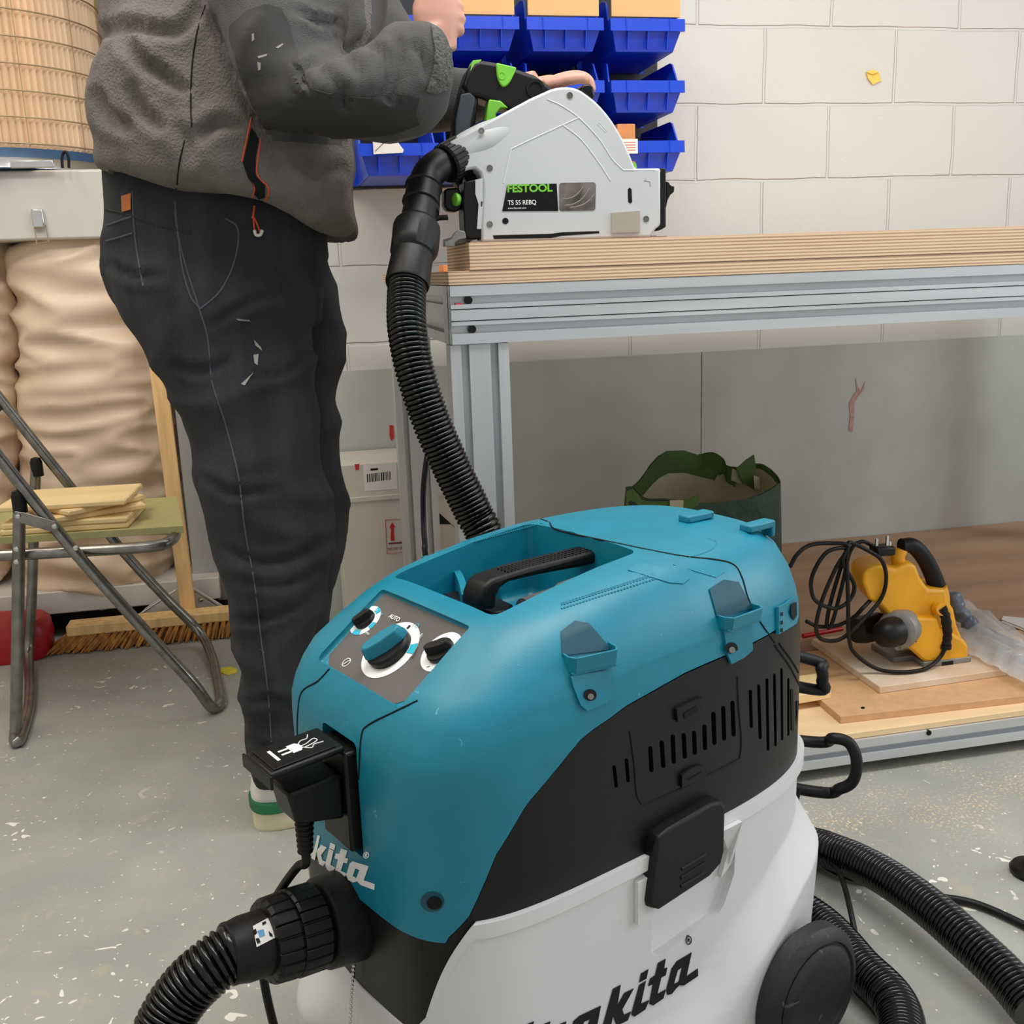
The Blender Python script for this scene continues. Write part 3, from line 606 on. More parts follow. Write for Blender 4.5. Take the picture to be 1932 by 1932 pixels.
for i, (kx, ky, kr) in enumerate(KN):
    c = PPX(kx, ky); ro = kr * (1.62 if i != 1 else 1.42); ring = pring(kx, ky, kr * .6, ro, .0001, .0005, PRW, 'dial_ring', par=panel)
    if i == 0:
        for a0, a1 in ((55, 85), (165, 205), (262, 300), (-20, 8)): pring(kx, ky, kr * 1.12, ro, .0007, .0003, PRC, 'dial_mark', radians(a0), radians(a1), ring)
    if i == 1: pring(kx, ky, kr * 1.05, ro, .0007, .0003, PRC, 'dial_mark', radians(10), radians(32), ring)
    d = (PR * cos(radians((62, 62, 35)[i])) + PUP * sin(radians((62, 62, 35)[i]))); e = PN.cross(d)
    kb = ob('dial_knob', MB().lathe(c + PN * .0004, PN, [(0, kr), (kr * .25, kr), (kr * .35, kr * .92)], 40), BLK, VAC, smooth=30)
    m_ = TEAL if i == 1 else BLK; hh = kr * (.55 if i == 1 else .6)
    mb = MB(); prof = [(-1.04, .12), (-.8, .40), (0, .50), (.8, .40), (1.04, .12)]
    lo = [c + d * kr * a + e * kr * b + PN * kr * .3 for a, b in prof] + [c + d * kr * a - e * kr * b + PN * kr * .3 for a, b in reversed(prof)]
    hi = [c + d * kr * a * .86 + e * kr * b * .62 + PN * (kr * .3 + hh) for a, b in prof] + [c + d * kr * a * .86 - e * kr * b * .62 + PN * (kr * .3 + hh) for a, b in reversed(prof)]
    mb.loft([lo, hi]); ob('pointer_grip', mb, m_, kb, smooth=25, bevel=kr * .06)
def ptxt(s, px, py, h, m, bold=.02, sx=1): return text('print', s, PPX(px, py) + PN * .0012, PR, PUP, h, m, panel, 0, bold, sx)
ptxt('AUTO', 734, 1166, .0052, PRW); ptxt('|', 795, 1204, .003, PRW)
ptxt('O', 782, 1184, .0055, PRC, 0); ptxt('/', 777, 1184, .0055, PRB, 0); ptxt('I', 792, 1203, .005, PRW)
ptxt('MAX', 704, 1152, .0032, PRW, 0); ptxt('27', 718, 1162, .0030, PRC, 0); ptxt('MIN', 690, 1197, .0030, PRW, 0)
mb = MB(); c = PPX(772, 1184) + PN * .001; mb.obox(c, (PR, PUP, PN), (.003, .0045, .0005)); ob('print', mb, PRB, panel, smooth=0)
pring(654, 1250, .0048, .0056, .0003, .0003, PRW, 'print', par=panel); ob('print', MB().tube([PPX(648, 1254) + PN * .0006, PPX(661, 1246) + PN * .0006], .0006, 6), PRW, panel)
line_ = MB(); [line_.tube([PPX(*a) + PN * .0012, PPX(*b) + PN * .0012], .0003, 6) for a, b in (((780, 1242), (790, 1222)), ((774, 1243), (780, 1241)), ((806, 1260), (812, 1258)))]; ob('print', line_, PRB, panel)
# handle in the recess ------------------------------------------
hv = .868
hp = [(905, 1152), (907, 1128), (915, 1106), (930, 1094), (950, 1087), (998, 1072), (1095, 1048), (1128, 1039), (1150, 1034), (1172, 1030), (1160, 1046), (1140, 1060), (1100, 1070), (1020, 1085), (961, 1099), (946, 1110), (938, 1126), (937, 1150)]
h0 = [PV(a, b, hv) for a, b in hp]; hd = MB().prism(h0, EV * .036); handle = ob('handle', hd, RUB, VAC, smooth=30, bevel=.005, seg=3)
fb = MB(); q = [PZ(a, b, .590) for a, b in ((832, 1120), (870, 1112), (905, 1112), (968, 1140), (955, 1152), (925, 1156))]; fb.prism(q, (0, 0, -.036)); ob('handle_base', fb, BLK, VAC, bevel=.002)
mb = MB(); [mb.ball(PV(a, b, hv) + EV * (.006 + .006 * j) + EZ * .0002, .0014, 5) for k in range(24) for j in range(4) for a, b in ((lerp(965, 1120, k / 23), lerp(1081, 1041, k / 23)),)]; ob('grip_dots', mb, RUB, handle)
mb = MB(); [mb.ball(h, .0012, 5) for k in range(60) for j in range(3) for h in (hit(TB, lerp(1060, 1235, k / 59) + (k % 2) * 2, lerp(1138, 1082, k / 59) + j * 7 - (4 if j else 0))[0],) if h is not None and h.z > .6]
ob('grip_dots', mb, TEAL, head)
mb = MB(); [mb.ball(h, .0012, 5) for k in range(60) for j in range(2) for h in (hit(TB, lerp(790, 1010, k / 59), lerp(1045, 985, k / 59) + j * 6)[0],) if h is not None and h.z > .6]
if mb.v: ob('grip_dots', mb, TEAL, head)
# accessory tube lying in the recess on the near side, divider wall of the cup
a_, b_ = W(.64, .838, .594), W(.764, .838, .600); mb = MB().lathe(a_, b_ - a_, [(0, .0001), (0, .016), (.05, .017), (.056, .0195), (.09, .020), (.118, .020), (.122, .0001)], 24); ob('stored_nozzle', mb, mat('dusty_black', (78, 74, 70), .7, var=.3, vs=30), VAC)
ob('nozzle_shelf', MB().hexa([W(u, v, z) for z in (.548, .588) for u, v in ((.63, .79), (.770, .795), (.770, .860), (.63, .860))]), TEAL, VAC, bevel=.004)
cr = crv([PZ(a, b, .606) for a, b in ((800, 1049), (835, 1058), (858, 1072), (870, 1092), (878, 1122))], 6)
mb = MB()
for a, b in zip(cr, cr[1:]):
    t = (b - a).normalized().cross(EZ) * .004; mb.hexa([a - t - EZ * .062, b - t - EZ * .062, b + t - EZ * .062, a + t - EZ * .062, a - t, b - t, b + t, a + t])
ob('cup_divider', mb, TEAL, VAC)
ob('cup_floor', MB().prism([PZ(a, b, .580) for a, b in ((770, 1125), (800, 1085), (850, 1088), (872, 1105), (880, 1140), (840, 1148))], EZ * -.028), TEAL, VAC)
ob('saddle', MB().lathe(W(.668, .950, .55), EZ, [(0, .020), (.045, .020), (.047, .017)], 28), TEAL, VAC)
# accessory clips on the near side ------------------------------
def clip(P):
    """P: photo outline corners of the pocket (tl, tr, ml, mr, bl, br) -> cup standing off the shell"""
    (tl, tr, ml, mr, bl, br) = P
    decal('pocket', [[tl, ((tl[0] + tr[0]) / 2, tr[1] - 4), (tr[0] - 4, tr[1]), tr, (mr[0], mr[1] + 6), (ml[0], ml[1] + 6)]], TB, mat('teal_recess_shade', (4, 72, 88), .6), head, .0008, .0006, cuts=4)  # darker copy of the shell teal: pocket shade put into the colour
    h = [hit(TB, *q) for q in (ml, mr, bl, br)]; pts = [q[0] for q in h]; n = h[0][1].copy(); n.z = 0; n.normalize()
    X = (pts[1] - pts[0]); X.z = 0; w_ = X.length; X.normalize(); o_ = pts[0]; o_ = V((o_.x, o_.y, o_.z)); dn = (pts[0].z - pts[2].z); d = .020
    g = head; mb = MB(); t = .0022
    outer = [o_ - n * .006, o_ + n * (d * .55), o_ + n * d + X * .005, o_ + n * d + X * (w_ - .005), o_ + X * w_ + n * (d * .55), o_ + X * w_ - n * .006]
    inner = [p for p in (o_ + X * t - n * .006, o_ + X * t + n * (d * .55), o_ + n * (d - t) + X * .006, o_ + n * (d - t) + X * (w_ - .006), o_ + X * (w_ - t) + n * (d * .55), o_ + X * (w_ - t) - n * .006)]
    for i in range(5):
        a, b, c, e = outer[i], outer[i + 1], inner[i + 1], inner[i]; L_ = V((0, 0, -dn * .92)); sh = -n * .003
        mb.hexa([a + L_ + sh, b + L_ + sh, c + L_ + sh, e + L_ + sh, a, b, c, e])
    a, b, c, e = [q + V((0, 0, -dn * .88)) for q in (o_ - n * .006, o_ + X * w_ - n * .006, o_ + X * (w_ - .003) + n * (d - .004), o_ + X * .003 + n * (d - .004))]; mb.hexa([q + V((0, 0, -.003)) for q in (a, b, c, e)] + [a, b, c, e])
    ob('cup', mb, TEAL, head, bevel=.0008)
c1 = [(1058, 1192), (1110, 1176), (1060, 1232), (1153, 1220), (1064, 1276), (1152, 1262)]; c2 = [(1337, 1112), (1392, 1098), (1352, 1160), (1418, 1142), (1355, 1190), (1416, 1176)]
clip(c1); clip(c2)
for P, sx, sy in (([(1074, 1276), (1146, 1264), (1154, 1312), (1140, 1326), (1104, 1340), (1092, 1330), (1078, 1294)], 1109, 1310), ([(1362, 1190), (1414, 1176), (1416, 1226), (1400, 1240), (1376, 1252), (1368, 1232)], 1375, 1222)):
    decal('clip_seat', [P], TB, TEAL, head, .0003, .003, cuts=1)
    decal('screw_hole', [[(sx + 12 * cos(k * pi / 8), sy + 11 * sin(k * pi / 8)) for k in range(16)]], TB, DARK, head, .0036, .0004)
    decal('screw', [[(sx + 6 * cos(k * pi / 6), sy + 3 + 6 * sin(k * pi / 6)) for k in range(12)]], TB, STL, head, .0042, .0004)
# hook plate at the back corner, rear cable hooks
decal('hook_plate', [[(1462, 1146), (1478, 1138), (1485, 1132), (1498, 1125), (1499, 1162), (1496, 1176), (1462, 1196)]], TB, TEAL, head, .001, .004)
decal('slot', [[(1484, 1140), (1494, 1136), (1495, 1160), (1489, 1170), (1484, 1160)]], TB, DARK, head, .0052, .0004)
decal('slot', [[(x - 1.5, y - 3), (x + 1.5, y - 4), (x + 1.5, y + 3), (x - 1.5, y + 4)] for x, y in ((1467, 1158), (1467, 1174), (1467, 1188))], TB, DARK, head, .0052, .0004)
for px, py in ((1292, 985), (1408, 1003)):
    h, n = hit(TB, px, py)
    if h is None: continue
    c = h + EU * .02 + EZ * .004; mb = MB().obox(c, (EU, EV, EZ), (.045, .018, .009)).obox(c + EU * .02 - EZ * .006, (EU, EV, EZ), (.006, .018, .02)); ob('cable_hook', mb, TEAL, VAC, bevel=.002)
# raised ribs at the lid joint
for P in ([(1185, 1077), (1205, 1062), (1290, 1082), (1300, 1092), (1288, 1102), (1262, 1100)], ):
    decal('rib', [P], TB, TEAL, head, -.001, .0022, cuts=1)
for P in ([(1283, 1050), (1362, 1070), (1366, 1080), (1350, 1090), (1270, 1066)], [(985, 975), (1000, 972), (1078, 996), (1076, 1003), (1052, 1000)]): decal('rib', [P], TB, TEAL, head, -.001, .0018, cuts=1)
line('ring_mark', [[(1335, 1075 - 60), (1352, 1012 + 12), (1340, 1038), (1300, 1052)]], TB, TEAL, head, .0008)
# screw well near the front corner
decal('screw_well', [[(816 + 22 * cos(k * pi / 10), 1701 + 19 * sin(k * pi / 10)) for k in range(20)]], TB, MATS['teal_recess_shade'], head, .0003, .0006)  # shade inside the well painted on in the darker teal
decal('screw_well', [[(820 + 14 * cos(k * pi / 10), 1703 + 12 * sin(k * pi / 10)) for k in range(20)]], TB, DARK, head, .001, .0003)
# socket with raised flap ---------------------------------------
sock = ob('socket', vbox(.424, .4675, .855, .915, .385, .493), BLK, VAC, bevel=.003)
fh = [PU(578, 1385, .440), PU(632, 1425, .440)]
FX = -EV; fl = W(.446, 0, 0); zc = PU(605, 1405, .440).z
v0, v1 = VC + .030, VC - .030
fo = W(.426, v0, .502); fd = (-EU * .080 - EZ * .004); fw = (W(0, v1, 0) - W(0, v0, 0))
flap = ob('socket_flap', MB().hexa([fo - EZ * .007, fo + fd - EZ * .007, fo + fd + fw - EZ * .007, fo + fw - EZ * .007, fo, fo + fd, fo + fd + fw, fo + fw]), BLK, VAC, bevel=.003)
ob('flap_face', MB().prism([fo + fd * a + fw * b + EZ * .0002 for a, b in ((.10, .08), (.92, .08), (.92, .92), (.10, .92))], (0, 0, .0012)), BLK, flap, bevel=.0006)
ob('flap_rim', MB().obox(fo + fd + fw * .5 - EZ * .008, (EU, EV, EZ), (.003, .066, .014)), BLK, flap, bevel=.001)
mk = MB(); FZ = EZ * .0018
def FP(a, b): return fo + fd * a + fw * b + FZ
mk.prism([FP(.80, .30), FP(.80, .72), FP(.76, .72), FP(.76, .30)], EZ * .0004)
for b in (.42, .56): mk.prism([FP(.70, b), FP(.70, b + .05), FP(.56, b + .05), FP(.56, b)], EZ * .0004)
mk.prism([FP(.57, .36), FP(.57, .66), FP(.46, .66), FP(.42, .58), FP(.42, .44), FP(.46, .36)], EZ * .0004)
mk.tube(crv([FP(.44, .44), FP(.36, .34), FP(.28, .34), FP(.22, .22)], 5), .0005, 6); mk.tube(crv([FP(.43, .52), FP(.34, .50), FP(.22, .42), (FP(.20, .52)), FP(.30, .58), FP(.40, .60)], 5), .0005, 6); mk.tube(crv([FP(.42, .58), FP(.34, .70), FP(.28, .62), FP(.16, .64)], 5), .0005, 6)
ob('plug_symbol', mk, PRW, flap, smooth=0)
# writing on the head and tank ----------------------------------
def gz(o, s, P): return [(o[0] + x / s, o[1] + y / s) for x, y in P]
o1 = (530, 1560); s1 = 9.66
G = [gz(o1, s1, p) for p in ([(915, 285), (1003, 325), (985, 420), (895, 385)], [(890, 400), (970, 435), (915, 690), (1000, 745), (955, 825), (870, 785), (830, 720), (825, 660)],
     [(1110, 390), (1225, 425), (1185, 560), (1240, 575), (1215, 660), (1155, 640), (1105, 800), (1215, 850), (1155, 930), (1040, 880), (1000, 800), (1055, 590), (995, 565), (1015, 480), (1075, 490)],
     [(745, 325), (845, 375), (745, 510), (770, 610), (830, 640), (780, 710), (710, 670), (680, 540), (672, 420)], [(680, 150), (725, 165), (690, 330), (630, 605), (565, 560), (620, 400)],
     [(490, 440), (540, 430), (570, 470), (600, 410), (650, 410), (640, 500), (600, 520), (540, 530), (470, 490)])]
G.append([gz(o1, s1, [(1320, 620), (1610, 715), (1520, 970), (1720, 1040), (1715, 1145), (1470, 1055), (1400, 985), (1330, 1010), (1240, 960), (1205, 870), (1270, 660)]), gz(o1, s1, [(1370, 750), (1445, 780), (1390, 930), (1320, 890)])])
G.append(gz(o1, s1, [(195, 0), (230, 0), (235, 60), (215, 130), (200, 90)]))
decal('maker_logo', G, TB, PRW, head, .0006, .0004, cuts=1)
o2 = (960, 1740); s2 = 4.83
G = [gz(o2, s2, p) for p in ([(1355, 370), (1425, 330), (1410, 420), (1440, 410), (1425, 480), (1385, 500), (1350, 650), (1425, 610), (1405, 690), (1310, 755), (1275, 740), (1310, 560), (1265, 580), (1285, 510), (1330, 480)],
     [(1185, 570), (1245, 530), (1200, 740), (1275, 705), (1240, 790), (1140, 858), (1112, 840), (1130, 770)], [(1200, 465), (1268, 425), (1250, 510), (1185, 545)],
     [(945, 605), (1015, 567), (985, 760), (1050, 640), (1135, 600), (1030, 790), (1045, 840), (1110, 810), (1080, 890), (1010, 925), (975, 930), (945, 850), (915, 1000), (840, 1020), (855, 932)])]
G.append([gz(o2, s2, [(1662, 272), (1615, 490), (1718, 418), (1720, 487), (1590, 575), (1550, 570), (1520, 600), (1480, 650), (1440, 658), (1430, 620), (1480, 420), (1530, 350)]), gz(o2, s2, [(1535, 435), (1575, 405), (1545, 540), (1500, 560)])])
G.append([gz(o2, s2, [(835, 757), (790, 990), (740, 1060), (560, 1140), (545, 1080), (585, 900), (640, 850)]), gz(o2, s2, [(680, 905), (735, 880), (690, 1030), (630, 1050)])])
for x in (165, 315, 460): G.append(gz(o2, s2, [(x, 925), (x + 60, 900), (x + 10, 1130), (x - 60, 1160)]))
decal('maker_logo', G, TB, PRB, tank, .0006, .0004, cuts=1)
for par, m_, cx, cy, rx, ry, an in ((head, PRW, 692, 1613, 5.5, 6.2, 0), (tank, PRB, 1298.5, 1773.5, 5.8, 8.2, .25)):
    el = lambda k: [(cx + k * (rx * cos(t) + ry * sin(t) * an * .3), cy + k * (ry * sin(t) - rx * cos(t) * an)) for t in [2 * pi * j / 20 for j in range(20)]]
    decal('registered_mark', [[el(1), el(.78)], [(cx - 2.2, cy + 3.4), (cx - 2.2, cy - 3.4), (cx + 1.8, cy - 3.2), (cx + 2.2, cy - .6), (cx + .4, cy), (cx + 2.4, cy + 3.2), (cx + 1, cy + 3.2), (cx - .8, cy + .6), (cx - 1, cy + 3.4)]], TB, m_, par, .0006, .0004)
# front inlet, chain, wheel --------------------------------------
IC = W(.412, VC + .014, .290); IA = (-EU + EZ * .11).normalized()
ob('inlet_ring', MB().lathe(IC - IA * .05, IA, [(0, .050), (.044, .048), (.058, .047), (.061, .043), (.062, .02)], 48), BLK, VAC)
ch = [hit(TB, 684, 1768)[0], hit(TB, 678, 1800)[0], hit(TB, 672, 1860)[0], hit(TB, 668, 1932)[0], hit(TB, 668, 1932)[0] - EZ * .05 - EU * .01]
ch = [c + V((-.005, -.004, 0)) for c in ch]; cp = resamp(crv(ch, 10), .0062); mb = MB(); [mb.ball(c, .0021, 6) for c in cp]; mb.tube(cp, .0006, 6); chn = ob('ball_chain', mb, CHR, VAC)
mb = MB(); mb.lathe(ch[0] + V((0, -.001, .003)), EU, [(0, .005), (.003, .005), (.003, .0025), (0, .0025)], 20).obox(ch[0] - EZ * .006, (EU, EV, EZ), (.004, .006, .005)); ob('chain_eyelet', mb, CHR, chn)
WC = W(.925, .655, .086)
for c_, s in ((WC, 1), (W(.925, VC * 2 - .655, .086), -1)):
    wl = ob('wheel', MB().lathe(c_, EV * s, [(0, .0001), (0, .066), (.0015, .066), (.0018, .068), (-.001, .070), (0, .076), (.008, .084), (.024, .085), (.030, .078), (.030, .0001)], 64), mat('scuffed_tyre', (34, 34, 36), .55, var=.2, vs=30, bump=.3, bs=120, spots=[(40, .70, (72, 72, 74))]), VAC)
    ob('hub_cover', MB().lathe(c_ - EV * s * .004, EV * s, [(0, .0001), (0, .05), (.001, .060), (.004, .0645), (.006, .0645), (.006, .0001)], 64), MATS['scuffed_tyre'], wl)
ob('wheel_axle', MB().cyl(W(.925, .67, .086), W(.925, VC * 2 - .67, .086), .012), BLK, VAC)
for u, v in ((.52, .78), (.52, .99)): ob('caster', MB().lathe(W(u, v - .01, .03), EV, [(0, .022), (.003, .029), (.017, .029), (.02, .022)], 28).box(*[f for a, b in zip(W(u, v, .03) - V((.008, .008, 0)), W(u, v, .03) + V((.008, .008, .03))) for f in (a, b)]), BLK, VAC)
# ================================================================ inlet hose with collar and cuff
def ribbed(pts, r, pitch=.0062, amp=.13):
    Q = resamp(crv(pts, 14), pitch / 5); rs = [r * (1 - amp + amp * abs(math.cos(pi * k / 5)) ** .8) if False else r * (1 - amp * (1 - abs(sin(pi * k / 5)) ** .6)) for k in range(len(Q))]
    return MB().tube(Q, rs, 26)
H1 = thing('inlet_hose', W(.34, VC, .30), 'black ribbed hose with a ribbed collar plugged into the front inlet of the vacuum', 'hose')
C0 = IC + IA * .012
def teeth(n, d): return lambda a, h: 1 - d * (1 if (a * n / (2 * pi)) % 1 < .14 else 0)
ob('collar', MB().lathe(C0, IA, [(0, .041), (.004, .0445), (.030, .0445), (.033, .043)], 240, teeth(22, .045)), BLK, H1, smooth=20)
ob('collar', MB().lathe(C0 + IA * .0335, IA, [(0, .0425), (.003, .0435), (.022, .0425), (.026, .040), (.027, .034)], 240, teeth(20, .045)), BLK, H1, smooth=20)
cuff = ob('cuff', MB().lathe(C0 + IA * .040, IA, [(0, .033), (.042, .0325), (.052, .0305), (.058, .0305), (.060, .029), (.060, .02)], 56), BLK, H1, smooth=30)
e0 = C0 + IA * .096
ob('ribbed_tube', ribbed([e0 - IA * .01, e0, PV(392, 1829, VC + .016), PV(352, 1867, VC + .022), PV(317, 1918, VC + .024), PV(294, 1978, VC + .02), PV(285, 2070, VC), W(.21, .80, .06), W(.20, .60, .032), W(.45, .50, .032), W(.80, .50, .032), W(1.02, .60, .032), W(1.075, .70, .034), W(1.11, .80, .036), W(1.10, .93, .040), W(1.06, 1.02, .060)], .0285), HOSE, H1)
TC = bvh(cuff)
lb = [(477, 1748), (505, 1733), (512, 1740), (521, 1768), (484, 1787)]
lo = decal('size_label', [lb], TC, PAP, cuff, .0004, .0003, cuts=1)
decal('label_print', [[(476, 1757), (482, 1753), (491, 1778), (485, 1781)], [(494, 1742), (501, 1739), (502, 1743), (495, 1747)], [(506, 1757), (513, 1763), (514, 1768), (508, 1766)]], TC, PRB, cuff, .0009, .0002)
decal('label_print', [[(485, 1757), (497, 1754), (499, 1765), (489, 1769)]], TC, mat('print_blue', (90, 160, 210), .5), cuff, .0009, .0002)
# ================================================================ plug and lead in the vacuum socket
PG = thing('power_plug', W(.40, VC, .40), 'black mains plug with a lead under the raised socket flap of the vacuum', 'plug')
ob('plug_body', MB().hexa([W(.372, VC - .022, .432), W(.424, VC - .022, .420), W(.424, VC + .022, .420), W(.372, VC + .022, .432), W(.365, VC - .022, .468), W(.424, VC - .022, .470), W(.424, VC + .022, .470), W(.365, VC + .022, .468)]), BLK, PG, bevel=.004)
sr = [W(.390, VC, .434), W(.388, VC + .001, .386)]; mb = MB(); mb.tube([sr[0].lerp(sr[1], k / 32) for k in range(33)], [.0105 * (1 - .25 * k / 32) * (1 if (k // 2) % 2 else .80) for k in range(33)], 16); ob('strain_relief', mb, RUB, PG)
ob('lead', MB().tube(crv([W(.388, VC, .392), W(.387, VC, .375), PV(562, 1635, .90), PV(530, 1678, .935), PV(505, 1725, .962), PV(493, 1790, .968), PV(498, 1850, .968), PV(516, 1932, .965), PV(540, 2010, .97), PZ(600, 2100, .006)], 10), .0048, 12), RUB, PG)
# ================================================================ saw hose
H2 = thing('saw_hose', (.75, 1.3, 0), 'long black ribbed hose from the saw down behind the vacuum and along the floor', 'hose')
pj = PY(852, 297, 1.665); pk = PY(815, 315, 1.65)
ax0 = (PY(822, 318, 1.645) - PY(868, 292, 1.67)).normalized()
ob('collar', MB().lathe(PY(872, 292, 1.672), ax0, [(0, .0275), (.001, .0305), (.036, .0305), (.040, .028), (.040, .015)], 260, teeth(26, .04)), BLK, H2, smooth=20)
el = crv([PY(845, 304, 1.662), PY(825, 314, 1.65), PY(806, 334, 1.64), PY(800, 365, 1.625), PY(797, 400, 1.61)], 6)
ob('elbow', MB().tube(el, [lerp(.024, .0255, k / (len(el) - 1)) for k in range(len(el))], 32), BLK, H2)
c1_, c2_ = PY(800, 350, 1.63), PY(768, 540, 1.53); dd = (c2_ - c1_)
def cpt(t): return c1_ + dd * t
ob('cuff', MB().lathe(c1_, dd, [(h * dd.length, r) for h, r in ((0, .028), (.02, .0285), (.03, .0262), (.16, .0262), (.17, .0285), (.19, .0285), (.2, .0255), (.38, .0262), (.385, .0245), (.44, .0245))], 40), BLK, H2, smooth=30)
ob('bayonet_ring', MB().lathe(cpt(.38), dd, [(h * dd.length, r) for h, r in ((0, .029), (.04, .0345), (.07, .0355), (.22, .037), (.27, .0365), (.31, .033), (.33, .030), (.33, .02))], 44, lambda a, h: 1 - .09 * (1 if .25 < (a / (2 * pi) * 3) % 1 < .62 and .025 < h < .055 else 0)), BLK, H2, smooth=25)
ob('cuff', MB().lathe(cpt(.70), dd, [(h * dd.length, r) for h, r in ((0, .0305), (.27, .0325), (.29, .0315), (.29, .02))], 40), BLK, H2, smooth=30)
path = [cpt(.97), PY(767, 560, 1.52), PY(768, 620, 1.49), PY(783, 700, 1.47), PY(812, 790, 1.46), PY(851, 880, 1.455), PY(892, 965, 1.45), PY(925, 1040, 1.44), V((.33, 1.42, .30)), V((.42, 1.43, .10)), V((.55, 1.42, .036))]
for px, py, z in ((1500, 1592, .036), (1580, 1610, .05), (1660, 1648, .062), (1740, 1702, .066), (1820, 1770, .06), (1890, 1835, .05), (1950, 1905, .04)): path.append(PZ(px, py, z))
ob('ribbed_tube', ribbed(path, .0285, .0068), HOSE, H2)
# saw lead running beside the hose, floor lead and the vacuum's own flex
tag(ob('saw_lead', MB().tube(crv([PY(845, 410, 1.66), PY(820, 415, 1.66), PY(800, 450, 1.64), PY(796, 540, 1.60), PY(797, 590, 1.56), PY(803, 640, 1.54), PY(811, 700, 1.53), PY(818, 760, 1.52), PY(815, 820, 1.52), PY(806, 860, 1.52), PY(799, 920, 1.52), PY(799, 980, 1.52), PY(802, 1030, 1.50), PY(810, 1100, 1.48), V((.22, 1.47, .02)), V((.4, 1.5, .006)), V((.6, 1.48, .006))], 8), .0042, 10), RUB), 'thin black power lead hanging from the saw beside the ribbed hose', 'cable')
tag(ob('floor_lead', MB().tube(crv([PZ(1530, 1615, .007), PZ(1590, 1650, .007), PZ(1680, 1672, .007), PZ(1760, 1690, .007), PZ(1840, 1705, .007), PZ(1932, 1745, .007), PZ(2010, 1790, .007)], 8), .0058, 10), RUB), 'thick black cable on the floor crossing under the ribbed hose', 'cable')
tag(ob('power_lead', MB().tube(crv([PZ(1528, 1610, .006), PZ(1560, 1625, .04), PZ(1585, 1650, .05), PZ(1605, 1720, .06), PZ(1618, 1800, .03), PZ(1612, 1860, .008), PZ(1640, 1895, .006), PZ(1680, 1945, .006), PZ(1720, 2000, .006)], 8), .0040, 10), RUB), 'thin black cable running over the lower hose and past the wheel', 'cable')
fx = thing('vacuum_flex', (.95, 1.25, .1), 'black mains flex looped over the back of the vacuum', 'cable')
ob('flex_loop', MB().tube(crv([W(1.00, .93, .318), PY(1535, 1400, 1.29), PY(1572, 1393, 1.27), PY(1602, 1402, 1.26), PY(1616, 1434, 1.25), PY(1610, 1472, 1.25), PY(1585, 1488, 1.26), PY(1540, 1494, 1.28), W(1.00, .93, .255)], 8), .0085, 14), RUB, fx)
ob('flex_loop', MB().tube(crv([W(1.00, .93, .462), PY(1532, 1245, 1.29), PY(1549, 1262, 1.28), PY(1551, 1284, 1.28), PY(1535, 1301, 1.29), W(1.00, .93, .415)], 8), .0085, 14), RUB, fx)
ob('flex_tail', MB().tube(crv([PY(1505, 1490, 1.27), PY(1500, 1520, 1.27), PY(1503, 1550, 1.27), PY(1512, 1565, 1.27), PY(1520, 1580, 1.27)], 8), .0050, 10), RUB, fx)
# ================================================================ track saw
SAW = thing('track_saw', (.46, 1.72, .9960), 'light grey plunge saw with black body and lime green details on the bench', 'circular saw')
YS = 1.640
def pp(pts, y=YS): return [PY(a, b, y) for a, b in pts]
def arc(p0, p1, p2, n=8): return [((1 - t) ** 2 * p0[0] + 2 * t * (1 - t) * p1[0] + t * t * p2[0], (1 - t) ** 2 * p0[1] + 2 * t * (1 - t) * p1[1] + t * t * p2[1]) for t in [k / n for k in range(n + 1)]]
ZB = .9962
ho = arc((848, 268), (900, 240), (1000, 186), 4) + arc((1040, 168), (1075, 158), (1097, 171), 6) + arc((1110, 180), (1165, 220), (1199, 318), 9) + [(1247, 317), (1247, 425), (1238, 432)] + [(1227, 443.5)]
HP = pp(ho); low = [PY(x, 452, YS) for x in (908,)]
low[0].z = ZB; HP[-1].z = ZB
HP += low + pp([(908, 430), (911, 345), (906, 326), (896, 318), (885, 320), (876, 324)])
hs = ob('blade_cover', MB().prism(HP, (0, .040, 0)), LGR, SAW, smooth=35, bevel=.004, seg=3)
# round suction duct that swells out of the cover
dk = [PY(862, 296, 1.668), PY(885, 282, 1.666), PY(920, 264, 1.664), PY(965, 243, 1.664), PY(1010, 225, 1.668)]
ob('suction_duct', MB().tube(crv(dk, 6), [lerp(.0268, .0275, min(1, k / 8)) if k < 12 else lerp(.0275, .018, (k - 12) / 12) for k in range(25)], 32), LGR, hs)
HT = bvh(bake(ob('tmp', MB().prism(HP, (0, .04, 0)), LGR, None, bevel=.004, seg=3)))
bpy.data.objects.remove(bpy.data.objects['tmp'])
ridge = mat('ridge_light', (222, 224, 224), .4, var=.02)
line('moulded_ridge', [[(965, 281), (1000, 264), (1092, 222)], [(965, 281), (960, 300), (950, 345)], [(1032, 187), (1060, 200), (1092, 222), (1130, 262), (1155, 300), (1176, 321)], [(1176, 321), (1236, 321)], [(1063, 237), (1095, 262), (1125, 300), (1152, 341)]], HT, ridge, hs, .0009, sub=4)
line('panel_joint', [[(952, 346), (1100, 343), (1215, 341)], [(1215, 341), (1226, 343), (1227, 352), (1227, 415), (1224, 430)], [(948, 399), (1040, 399), (1150, 396), (1224, 393)], [(916, 440), (980, 438), (1150, 432), (1224, 430)], [(1218, 319), (1218, 342)], [(914, 345), (914, 440)]], HT, mat('joint_grey', (120, 122, 122), .5), hs, .0005, sub=1)
lbl = decal('name_plate', [[(957, 348.5), (1050, 346.5), (1053, 398), (947.5, 398.5)]], HT, BLKG, hs, .0002, .0006)
ex = (PY(1047, 361.3, YS) - PY(957, 363, YS)); eu = PY(957, 350, YS) - PY(957, 363, YS)
